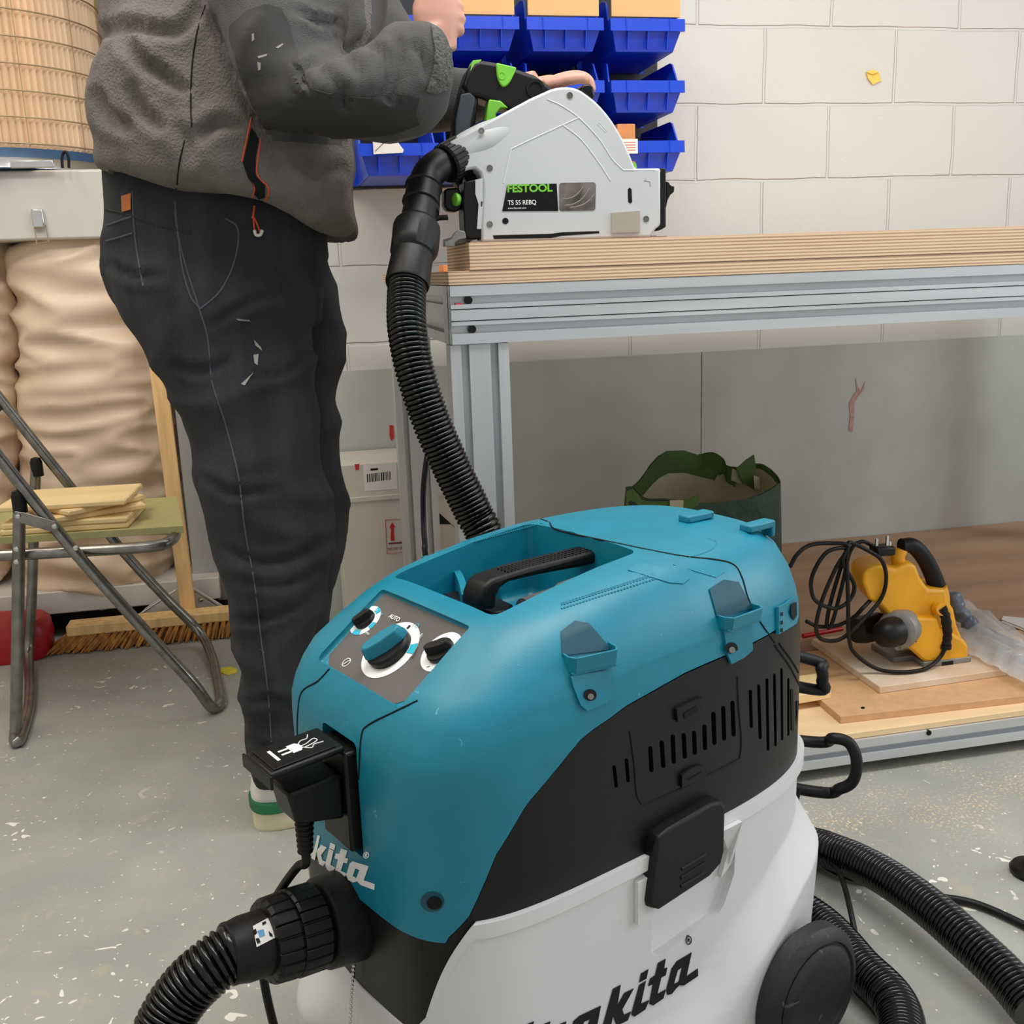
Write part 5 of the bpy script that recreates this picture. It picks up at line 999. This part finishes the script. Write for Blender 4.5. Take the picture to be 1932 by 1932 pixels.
# ================================================================ timber batten, broom, dustpan
b0, b1 = PY(358, 1170, 2.872), PY(263, 420, 2.885); bd_ = (b1 - b0).normalized(); b0 = b0 - bd_ * (b0.z / bd_.z - .001)
tag(ob('timber_batten', MB().obox((b0 + b1) / 2, (bd_, V((0, 1, 0)), bd_.cross(V((0, 1, 0)))), ((b1 - b0).length, .018, .040)), PIN, bevel=.0015), 'pale timber batten leaning on the dust collector behind the broom', 'timber batten')
xb0, xb1 = PY(123, 1180, 2.80).x, -.03; zb0, zb1 = PY(250, 1190, 2.80).z, PY(250, 1171, 2.80).z
BRM = thing('broom', ((xb0 + xb1) / 2, 2.83, 0), 'wide broom head with brown coir bristles lying under the folding chair', 'broom')
ob('broom_head', MB().box(xb0, xb1, 2.80, 2.862, zb0, zb1), PIN, BRM, bevel=.003)
mb = MB(); random.seed(8)
for r_ in range(4):
    n_ = 34
    for k in range(n_):
        x = lerp(xb0 + .008, xb1 - .008, (k + .5 * (r_ % 2)) / n_); y = 2.806 + r_ * .016; sp = -.055 * (1 - k / n_) ** 2 - .008
        for j in range(5):
            a = random.uniform(0, 6.28); e = V((x + sp + cos(a) * .008, y - .006 + sin(a) * .010 + (r_ - 1.5) * .004, random.uniform(.001, .006))); s_ = V((x + cos(a) * .003, y + sin(a) * .003, zb0 + .004))
            mb.tube([s_, s_.lerp(e, .5) + V((0, -.002, 0)), e], [.0032, .0048, .0026], 5)
o = ob('bristles', mb, BRS, BRM); o['kind'] = 'stuff'
DP = thing('dustpan', (-.80, 2.75, 0), 'red plastic dustpan on the floor left of the broom', 'dustpan')
xr = PY(98, 1215, 2.80).x
ob('pan', MB().loft([se(V((xr - .19, 2.825, z)), V((.19 * k, 0, 0)), V((0, .075 * k, 0)), 4, 40) for z, k in ((.001, .93), (.02, .98), (.06, 1.0), (PY(60, 1184, 2.72).z - .012, .97), (PY(60, 1184, 2.72).z, .90))]), REDP, DP)
ob('pan_lip', MB().loft([se(V((xr - .27, 2.80, z)), V((.16 * k, 0, 0)), V((0, .062 * k, 0)), 3, 40) for z, k in ((.0015, .95), (.012, 1.0), (.022, 1.0), (.026, .95))]), REDP, DP)
# ================================================================ folding chair with boards
yN, yA = 2.26, 2.722; cr_ = .0125
CH = thing('folding_chair', (-.45, 2.6, 0), 'grey tubular steel folding chair frame with its seat missing', 'folding chair')
ob('rear_leg', MB().tube(crv([PY(37, 935, yN), PY(34, 1150, yN), PY(30, 1370, yN), PZ(28, 1393, .016), PZ(36, 1396, .0135), PZ(52, 1345, .0135), PZ(56, 1300, .016), PY(54, 1232, yA), PY(60, 1120, yA), PY(68, 868, yA)], 8), cr_, 14), STL, CH)
ob('front_leg', MB().tube(crv([PY(-60, 790, yN), PY(20, 890, yN), PY(140, 1040, yN), PY(290, 1208, yN), PY(365, 1290, yN), PZ(400, 1335, .016), PZ(415, 1322, .0135), PZ(409, 1280, .0135), PZ(398, 1235, .02), PY(376, 1192, yA), PY(310, 1125, yA), PY(225, 1032, yA), PY(110, 890, yA), PY(0, 752, yA), PY(-50, 690, yA)], 8), cr_, 14), STL, CH)
ob('seat_frame', MB().tube(crv([PY(-70, 1052, yN + .03), PY(0, 1048, yN + .03), PY(150, 1040, yN + .03), PY(285, 1031, yN + .03), PY(322, 1020, yN + .06), PY(330, 1005, yN + .16), PY(310, 1000, yA - .03), PY(200, 1003, yA - .03), PY(60, 1010, yA - .03), PY(-60, 1015, yA - .03)], 8), cr_, 14), STL, CH)
for a, b, y in ((36, 945, yN), (69, 880, yA), (-2, 757, yA)):
    p = PY(a, b, y); ob('end_cap', MB().lathe(p - EZ * .024, EZ if a > 0 else V((-.55, 0, .8)), [(0, .0145), (.035, .0145), (.045, .011), (.048, .0001)], 20), BLK, CH)
pl = ob('hinge_plate', MB().prism([PY(a, b, yN - .016) for a, b in ((27, 965), (45, 967), (105, 984), (112, 992), (108, 1003), (95, 1003), (42, 988), (26, 984))], (0, .003, 0)), STL, CH, bevel=.001)
for a, b in ((34, 974), (103, 993)): ob('rivet', MB().lathe(PY(a, b, yN - .016), (0, -1, 0), [(0, .006), (.003, .005), (.005, .0001)], 16), CHR, pl)
for a, b in ((31, 1036), (31, 1060), (143, 1034)): ob('rivet', MB().lathe(PY(a, b, yN - .012), (0, -1, 0), [(0, .006), (.003, .005), (.005, .0001)], 16), CHR, CH)
zs_ = PY(300, 1031, yN + .03).z + cr_ + .0005
bq = [PZ(a, b, zs_ + .016) for a, b in ((-70, 1018), (346, 992), (334, 937), (-70, 957))]
tag(ob('green_board', MB().prism(bq, (0, 0, -.016)), GMDF, bevel=.0008), 'olive green fibreboard lying across the folding chair frame', 'board')
zt2 = zs_ + .0163; A_ = PZ(268, 950, zt2 + .065); ct = (PZ(268, 954, zt2 + .065) + PZ(10, 974, zt2 + .065) + PZ(22, 916, zt2 + .065) + PZ(240, 898, zt2 + .065)) / 4
tl = ['bottom plywood tile of the stack on the green board', 'second plywood tile from the bottom on the chair stack', 'plywood tile turned askew, lower of the two rotated ones on the chair', 'plywood tile turned most askew, right under the top tile on the chair', 'top plywood tile of the stack on the folding chair']
lw = (PZ(268, 954, zt2 + .065) - PZ(10, 974, zt2 + .065)).length; dw = .19
for k in range(5):
    an = radians((-4, -5, 22, 41, -4)[k]); c = ct + V(((0, .004, .030, .034, 0)[k], 0, 0)); c.z = zt2 + .0002 + k * .0130 + .0063
    sx_, sy_ = ((lw, dw), (lw * .98, dw), (lw * .8, dw * .9), (lw * .7, dw * .8), (lw, dw))[k]
    t = ob('plywood_tile', MB().obox(c, (V((cos(an), sin(an), 0)), V((-sin(an), cos(an), 0)), EZ), (sx_, sy_, .0127)), BIR, bevel=.003, seg=1); tag(t, tl[k], 'plywood tile', 'plywood tiles stacked on the chair')
# ================================================================ boxes behind the bench leg
yx = 2.66; bx0, bx1 = PY(638, 950, yx).x, PY(862, 950, yx).x; bzt = PY(740, 871, yx).z
BX = thing('shipping_box', (bx0 + .15, 2.74, 0), 'white cardboard shipping box with a red this-way-up label behind the bench leg', 'box')
bo = ob('box_body', MB().box(bx0, bx1, yx, 2.875, .001, bzt), WBOX, BX, bevel=.003)
ob('brown_flap', MB().box(bx0 + .01, bx1 - .01, 2.868, 2.876, bzt - .02, PY(740, 853, 2.86).z), mat('kraft_card', (140, 98, 58), .8), BX)
zf_ = PY(700, 941, yx).z; ob('folded_lip', MB().box(bx0 - .004, bx1 + .002, yx - .005, yx - .0005, zf_ - .006, zf_ + .008), WBOX, BX, bevel=.002)
def onbox(pts, m, name, th=.0006, y=None): return ob(name, MB().prism([PY(a, b, (y or yx) - .0003) for a, b in pts], (0, -th, 0)), m, bo, smooth=0)
onbox([(685, 876), (748, 873), (750, 922), (688, 927)], PAP, 'label')
random.seed(5); x = 692; mb = MB()
while x < 738:
    w_ = random.choice((1, 1.4, 2.2)); mb.prism([PY(a, b, yx - .0009) for a, b in ((x, 894.5 - (x - 692) * .12), (x + w_, 894.5 - (x - 692) * .12), (x + w_ + .8, 910 - (x - 692) * .12), (x + .8, 910 - (x - 692) * .12))], (0, -.0003, 0)); x += w_ + random.choice((1.2, 2))
ob('barcode', mb, PRB, bo, smooth=0)
onbox([(699, 884), (713, 883), (713, 887), (699, 888)], PRB, 'print', .001)
onbox([(669, 876), (678, 875), (677, 886), (671, 887)], PRR, 'red_print'); onbox([(808, 862), (816, 864), (823, 880), (826, 895), (818, 896), (813, 878)], PRR, 'red_print')
fr_ = [(727, 981), (764, 979), (766, 1041), (730, 1044)]
ob('arrow_frame', MB().tube([PY(a, b, yx - .001) for a, b in fr_ + fr_[:1]], .0007, 6), PRR, bo)
onbox([(740, 985), (746, 995), (742.5, 995), (744, 1020), (737, 1020), (737.5, 996), (734.5, 996)], PRR, 'up_arrow', .001); onbox([(733, 1024), (763, 1022), (763, 1025), (733, 1026.5)], mat('print_dark_red', (120, 30, 36), .6), 'print', .001)
text('handling_text', 'THIS WAY UP', PY(731, 1039, yx - .001), V((1, 0, .01)), EZ, .0075, MATS['print_dark_red'], bo, 0, .01, .62)
onbox([(811, 989), (829, 968), (852, 989)], PRB, 'triangle_mark', .0008); ob('print', MB().tube([PY(852, 989, yx - .001), PY(858, 996, yx - .001)], .0006, 6), PRB, bo)
onbox([(812, 944), (817, 944), (817, 957), (812, 957)], mat('print_yellow', (226, 214, 40), .6), 'print', .0008)
flat_mark('red_paint_mark', [[(735, 802), (742, 803), (743, 826), (738, 832), (735, 822)]], 2.886, PRR, 'small red paint mark on the grey board beside the far bench leg', 'paint mark')
# ================================================================ green bag
SB = thing('shopping_bag', (.97, 2.33, ZS), 'green woven shopping bag with cream lining standing on the low shelf', 'bag')
zn, zf2 = PY(1330, 946, 2.20).z, PY(1300, 868, 2.44).z; bc = V(((PY(1195, 950, 2.3).x + PY(1462, 950, 2.3).x) / 2, 2.32, 0)); ba = (PY(1462, 950, 2.3).x - PY(1195, 950, 2.3).x) / 2
def bagring(k, zt, sc=1, n=3.2, N=56):
    out = []
    for j in range(N):
        a = 2 * pi * j / N; x = math.copysign(abs(cos(a)) ** (2 / n), cos(a)) * ba * sc; y = math.copysign(abs(sin(a)) ** (2 / n), sin(a)) * .12 * sc
        top = lerp(zn, zf2, (y + .12) / .24) + .006 * sin(5 * a) + .012 * sst((x / ba - .5) * 2) + sst((y + .02) / .12) * (.030 * max(0, 1 - abs(x / ba + .15) * 2.2) - .05 * sst((-x / ba - .35) / .6) - .02 * sst((x / ba - .3) / .5)); z = lerp(ZS + .0085, top, k) if zt else k
        w_ = noise.noise(V((cos(a) * 2, sin(a) * 2, k * 3))) * .012; out.append(bc + V((x * (1 + w_ * 3), y * (1 + w_ * 3), z)))
    return out
ob('bag_body', MB().loft([bagring(k, 1, s_) for k, s_ in ((0, .90), (.02, .96), (.2, 1.03), (.4, 1.05), (.6, 1.04), (.8, 1.02), (1, 1.0), (1, .985), (.8, .99), (.6, .99), (.45, .97))], cap=True), BGRN, SB, smooth=60)
ob('lining', MB().loft([bagring(k, 1, s_) for k, s_ in ((.5, .95), (.7, .968), (.92, .972), (.985, .975), (.985, .968), (.7, .955), (.52, .92))], cap=True), BIN_, SB, smooth=60)
def strap(pts, name='handle', m=BLIM, wd=.013, y=2.2):
    P = crv(pts, 6); mb = MB()
    for a, b in zip(P, P[1:]):
        s_ = V((0, 0, wd)); mb.hexa([a - s_, b - s_, b - s_ + V((0, .003, 0)), a - s_ + V((0, .003, 0)), a + s_, b + s_, b + s_ + V((0, .003, 0)), a + s_ + V((0, .003, 0))])
    return ob(name, mb, m, SB, smooth=40)
ob('inner_band', MB().loft([bagring(k, 1, s_) for k, s_ in ((.86, .9665), (1.0, .9685), (1.0, .9655), (.86, .9635))], cap=False), BLIM, SB)
strap([PY(1195, 975, 2.19), PY(1180, 950, 2.18), PY(1188, 935, 2.18), PY(1202, 940, 2.185), PY(1215, 955, 2.19), PY(1262, 956, 2.19), PY(1300, 952, 2.19), PY(1318, 942, 2.19)])
strap([PY(1318, 872, 2.44), PY(1345, 868, 2.42), PY(1365, 880, 2.40), PY(1372, 895, 2.38), PY(1388, 905, 2.36)], wd=.020)
SB_ = ob('handle', MB().prism([PY(a, b, 2.33) for a, b in ((1390, 884), (1408, 868), (1423, 858), (1426, 880), (1425, 925), (1402, 912))], (0, .004, 0)), BLIM, SB)
for q in ([(1264, 944), (1290, 944), (1288, 968), (1264, 968)],): ob('strap_patch', MB().prism([PY(a, b, 2.185) for a, b in q], (0, .002, 0)), BIN_, SB)
ob('strap_patch', MB().prism([PY(a, b, 2.345) for a, b in ((1382, 884), (1401, 892), (1398, 914), (1380, 906))], (0, .002, 0)), BIN_, SB)
ob('strap_patch', MB().prism([PY(a, b, 2.315) for a, b in ((1422, 897), (1433, 901), (1434, 923), (1424, 923))], (0, .002, 0)), BIN_, SB)
# ================================================================ things on the shelf
tag(ob('brown_sheet', MB().box(.75, 2.24, 2.02, 2.608, ZS + .0003, ZS + .008), BRN, bevel=.001), 'large brown stained sheet lying at the back of the low shelf', 'sheet')
tag(ob('wall_ledge', MB().box(.6, 3.2, 2.6095, 2.885, .0005, ZS + .007), BRN, bevel=.001), 'brown stained board along the foot of the wall behind the shelf', 'board')
zA = ZS + .0002
def board(px4, z, th, name, m, label, cat, bevel=.001):
    P = [PZ(a, b, z + th) for a, b in px4]; P = [V((p.x, p.y, z)) for p in P]; return tag(ob(name, MB().prism(P, (0, 0, th)), m, bevel=bevel), label, cat)
z1, z2, z3 = zA, zA + .0150, zA + .0152 + .0150
B1 = [PZ(a, b, z1 + .0148) for a, b in ((1586, 1352), (2080, 1296))]; ux = (B1[1] - B1[0]).normalized(); uy = V((-ux.y, ux.x, 0)); q = [B1[0], B1[0] + ux * .62, B1[0] + ux * .62 + uy * .335, B1[0] + uy * .335]
tag(ob('fibreboard', MB().prism([V((p.x, p.y, z1)) for p in q], (0, 0, .0148)), MDF, bevel=.001), 'large brown fibreboard sheet lowest on the shelf under the dusty board', 'board')
A3 = PZ(1660, 1296, z2 + .0150); B3 = PZ(1901, 1262, z2 + .0150); ux = (B3 - A3).normalized(); D3 = PZ(1531, 1205, z2 + .0150); uy = (D3 - A3)
q = [A3, B3, B3 + uy, D3]; tag(ob('fibreboard', MB().prism([V((p.x, p.y, z2)) for p in q], (0, 0, .0150)), mat('dusty_mdf', (206, 172, 136), .8, var=.1, vs=9, c2=(224, 206, 184)), bevel=.0015), 'smaller dusty fibreboard under the yellow planer', 'board')
decal_hole = MB().prism([PZ(1628 + 4 * cos(t), 1335.5 + 2.2 * sin(t), z1 + .0149) for t in [2 * pi * k / 14 for k in range(14)]], (0, 0, .0002)); 
fb = [o for o in bpy.data.objects if o.name == 'fibreboard'][0]; ob('drill_hole', decal_hole, DARK, fb, smooth=0)
board([(1470, 1318), (1568, 1302), (1556, 1268), (1470, 1280)], zA + .0152, .018, 'plywood_offcut', BIR, 'small plywood offcut half hidden behind the back of the vacuum', 'offcut')
# planer: body traced in the plane of its near side
yP = 1.828; zP = z2 + .0152
PLN = thing('planer', (1.28, yP + .05, zP), 'yellow and black electric planer with its black lead and plug looped over it', 'planer')
def py(pts, y=yP): return [PY(a, b, y) for a, b in pts]
bdy = [(1628, 1100), (1630, 1082), (1642, 1070), (1662, 1066), (1690, 1074), (1712, 1062), (1728, 1066), (1738, 1092), (1752, 1112), (1786, 1112), (1788, 1132), (1800, 1150), (1806, 1180), (1816, 1205), (1826, 1215), (1828, 1248), (1746, 1250), (1728, 1232), (1704, 1214), (1692, 1190), (1676, 1160), (1664, 1146), (1640, 1132)]
ob('body', MB().prism(py(bdy), (.02, .085, 0)), YEL, PLN, bevel=.007, seg=3)
ob('front_hood', MB().prism(py([(1712, 1190), (1725, 1166), (1770, 1166), (1775, 1184), (1815, 1205), (1827, 1218), (1828, 1250), (1745, 1250), (1706, 1216)], yP - .02), (.005, .03, 0)), YEL, PLN, bevel=.006, seg=3)
sl = [PZ(a, b, zP + .010) for a, b in ((1690, 1205), (1744, 1250), (1828, 1249), (1822, 1200))]
zz = zP; A_ = PY(1744, 1250, yP - .02); B_ = PY(1829, 1249, yP - .02)
ob('front_shoe', MB().box(A_.x - .002, B_.x + .003, yP - .022, yP + .07, zP + .0001, A_.z + .001), GREY, PLN, bevel=.002)
ob('sole', MB().hexa([V((x, y, z)) for z in (zP + .0001, zP + .012) for x, y in ((A_.x - .045, yP + .02), (B_.x, yP + .02), (B_.x + .0, yP + .11), (A_.x - .045, yP + .11))]), GREY, PLN, bevel=.002)
ob('chip_notch', MB().box(PY(1776, 1255, yP - .02).x, PY(1796, 1255, yP - .02).x, yP - .024, yP - .01, zP + .0002, A_.z - .003), BLK, PLN)
dc = PY(1694, 1188, yP - .010); ob('drum_plate', MB().lathe(dc, V((-.75, -.66, .08)), [(-.03, .040), (0, .041), (.008, .038), (.012, .030), (.012, .0001)], 40), GREY, PLN)
ob('drive_cover', MB().lathe(dc + V((-.78, -.60, .02)) * .012, V((-.95, -.28, .02)), [(0, .031), (.022, .031), (.040, .026), (.050, .016), (.052, .0001)], 36), BLK, PLN)
ob('motor_barrel', MB().lathe(PY(1640, 1185, yP + .06), V((-.9, -.3, .05)), [(-.03, .030), (.02, .030), (.04, .026), (.046, .0001)], 30), BLK, PLN)
for a, b in ((1697, 1173), (1694, 1221)): ob('mount_lug', MB().cyl(PY(a, b, yP - .022), PY(a + 22, b, yP + .0), .0070, 18), CHR, PLN)
gp_ = [PY(a, b, yP + .03) for a, b in ((1700, 1030), (1722, 1030), (1742, 1050), (1758, 1080), (1770, 1112))]
ob('grip', MB().tube(crv(gp_, 8), [lerp(.0155, .0185, k / 32) for k in range(33)], 22), RUB, PLN)
ob('grip_root', MB().tube(crv([PY(a, b, yP + .028) for a, b in ((1700, 1036), (1694, 1052), (1700, 1070), (1712, 1085))], 6), .014, 18), YEL, PLN)
ob('handle_post', MB().tube(crv([PY(a, b, yP + .022) for a, b in ((1768, 1108), (1772, 1130), (1768, 1165), (1762, 1190))], 6), [lerp(.0195, .024, k / 18) for k in range(19)], 22), YEL, PLN)
ob('trigger', MB().tube(crv([PY(a, b, yP + .028) for a, b in ((1696, 1062), (1706, 1080), (1716, 1092), (1724, 1094))], 6), .005, 10), BLK, PLN)
for k in range(4): ob('vent', MB().tube([PY(1716 + k * 1.5, 1196 + k * 5.2, yP - .021), PY(1725 + k * 1.5, 1192 + k * 5.4 + 2, yP - .0215)], .0012, 6), DARK, PLN)
bt = crv([PY(a, b, yP - .02) for a, b in ((1776, 1146), (1784, 1165), (1787, 1195), (1784, 1218))], 8); ob('cord_boot', MB().tube(bt, [.0105 * (1 if k < 4 or (k // 2) % 2 else .9) for k in range(len(bt))], 16), RUB, PLN)
ob('boot_collar', MB().cyl(bt[-1] + V((0, 0, .003)), bt[-1] - V((0, 0, .006)), .012, 20), RUB, PLN)
ob('cord_stub', MB().cyl(PY(1768, 1148, yP - .004), PY(1778, 1150, yP - .024), .013, 20), YEL, PLN)
Lc = [(1784, 1222), (1772, 1242), (1745, 1262), (1700, 1268), (1655, 1262), (1615, 1235), (1602, 1205), (1600, 1130), (1598, 1060), (1600, 1030), (1606, 1024), (1640, 1040), (1664, 1058), (1672, 1092), (1662, 1130), (1630, 1168), (1608, 1190), (1580, 1208), (1548, 1205), (1540, 1180), (1552, 1130), (1578, 1070), (1598, 1036), (1560, 1042), (1533, 1085), (1532, 1120), (1545, 1138), (1575, 1148), (1600, 1135), (1612, 1105), (1590, 1060), (1600, 1030), (1570, 1025), (1530, 1028), (1505, 1045), (1490, 1070)]
yy_ = lambda k: yP - .024 + .014 * (k > 7) - .004 * sin(k * 1.7) * (k > 7)
ob('lead', MB().tube(crv([PY(a, b, yy_(k)) if PY(a, b, yy_(k)).z > zP + .006 else PZ(a, b, zP + .006) for k, (a, b) in enumerate(Lc)], 7), .0042, 10), RUB, PLN)
ob('lead', MB().tube(crv([PY(a, b, yP + .02 + .006 * sin(k)) for k, (a, b) in enumerate([(1601, 1028), (1585, 1075), (1566, 1140), (1560, 1180), (1570, 1175), (1590, 1100), (1604, 1040), (1625, 1022), (1648, 1030)])], 7), .0042, 10), RUB, PLN)
ob('lead', MB().tube(crv([PY(1521, 1172, yP + .03), PY(1545, 1182, yP + .03), PY(1580, 1180, yP + .025), PY(1610, 1165, yP + .01), PY(1630, 1145, yP - .004), PY(1652, 1122, yP + .03)], 7), .0042, 10), RUB, PLN)
pg = PY(1668, 1040, yP); mb = MB().obox(pg + V((.002, .010, 0)), (V((1, .1, -.06)), V((0, 1, 0)), EZ), (.046, .034, .020)); pgo = ob('plug', mb, RUB, PLN, bevel=.005)
for a, b, hh in ((1655, 1022, .012), (1675, 1020, .016), (1680, 1026, .010)): p = PY(a, b, yP + .002); ob('plug_pin', MB().box(p.x - .0025, p.x + .0025, p.y, p.y + .004, p.z - .012, p.z + hh - .006), CHR, pgo)
tag(ob('marker_pen', MB().cyl(PZ(1515, 1200, z3 + .006), PZ(1588, 1186, z3 + .006), .0058, 20), mat('red_marker', (190, 20, 30), .35)), 'red marker pen lying on the board behind the planer lead', 'pen')
def barobj(p0, p1, w_, h_, z, label):
    a, b = PZ(*p0, z + h_), PZ(*p1, z + h_); d = (b - a); L_ = d.length; d.normalize(); s = EZ.cross(d); c = (a + b) / 2; c.z = z + h_ / 2
    t = thing('steel_bar', V((c.x, c.y, z)), label, 'clamp bar', 'steel bars on the shelf'); ob('bar', MB().obox(c, (d, s, EZ), (L_, w_, h_)), mat('dark_steel', (60, 58, 58), .35, .7), t, bevel=.001)
    e = V((a.x, a.y, z + h_ / 2)); 
    ob('end_fitting', MB().obox(e.lerp(V((b.x, b.y, e.z)), .5 if 0 else .62), (d, s, EZ), (.03, w_ * 1.25, h_ * 1.12)), CHR, t, bevel=.0015); return t
zb_ = zA + .0152
barobj((1842, 1178), (1990, 1244), .018, .012, z3, 'dark steel bar on the shelf, the one farther from the planer')
barobj((1850, 1200), (1950, 1252), .018, .012, z3 + .0002, 'dark steel bar lying right beside the yellow planer')
fm = MB(); random.seed(12); nx, ny = 22, 14; C4 = [PZ(a, b, z3) for a, b in ((1800, 1225), (1960, 1310), (2020, 1255), (1810, 1135))]
for j in range(ny + 1):
    for i in range(nx + 1):
        u, v = i / nx, j / ny; p = C4[0].lerp(C4[1], u).lerp(C4[3].lerp(C4[2], u), v); p.z = z3 + .006 + .022 * abs(noise.noise(V((u * 5, v * 4, 1)))) + .028 * sin(pi * v) * (1 - .5 * u); fm.v.append(p)
N_ = len(fm.v); fm.v += [p - EZ * .001 for p in fm.v]
for j in range(ny):
    for i in range(nx): a = j * (nx + 1) + i; fm.f += [(a, a + 1, a + nx + 2, a + nx + 1), (a + N_, a + nx + 1 + N_, a + nx + 2 + N_, a + 1 + N_)]
tag(ob('plastic_bag', fm, FILM, smooth=60), 'crumpled clear plastic bag draped beside the planer', 'plastic bag')
gl = MB(); [gl.ball(PY(1800 + 9 * k + 4 * sin(k * 3), 1130 + 16 * k, yP + .10) + V((.004 * sin(k * 5), 0, 0)), .017, 8) for k in range(6)]
o = ob('film_bundle', gl, mat('blue_grey_film', (96, 106, 122), .3, var=.3, vs=60, bump=.8, bs=60)); remesh(o, .004, 3, .004, (30, 30, 30)); tag(o, 'scrunched blue grey plastic bundle against the back of the planer', 'plastic')
pp_ = [PZ(a, b, ZS + .014) for a, b in ((1890, 1170), (1990, 1210), (2010, 1176), (1895, 1164))]
for k, lb in enumerate(('lower white paper sheet at the right edge of the shelf', 'upper white paper sheet at the right edge of the shelf')):
    tag(ob('paper_sheet', MB().prism([p + V((.006 * k, .010 * k, -.005 + k * .0022)) for p in pp_], (0, 0, .0015)), PAP, smooth=0), lb, 'paper', 'papers on the shelf')
KF = thing('machine_foot', PZ(1945, 1648, 0), 'small black round foot at the right edge of the picture', 'foot'); kc = PZ(1945, 1648, 0)
ob('foot_disc', MB().lathe(kc + EZ * .0002, EZ, [(0, .030), (.008, .032), (.014, .028), (.016, .012), (.05, .011), (.05, .0001)], 32), BLK, KF); ob('foot_ring', MB().lathe(kc + EZ * .05, EZ, [(0, .014), (.012, .014), (.012, .0001)], 24), PRW, KF)
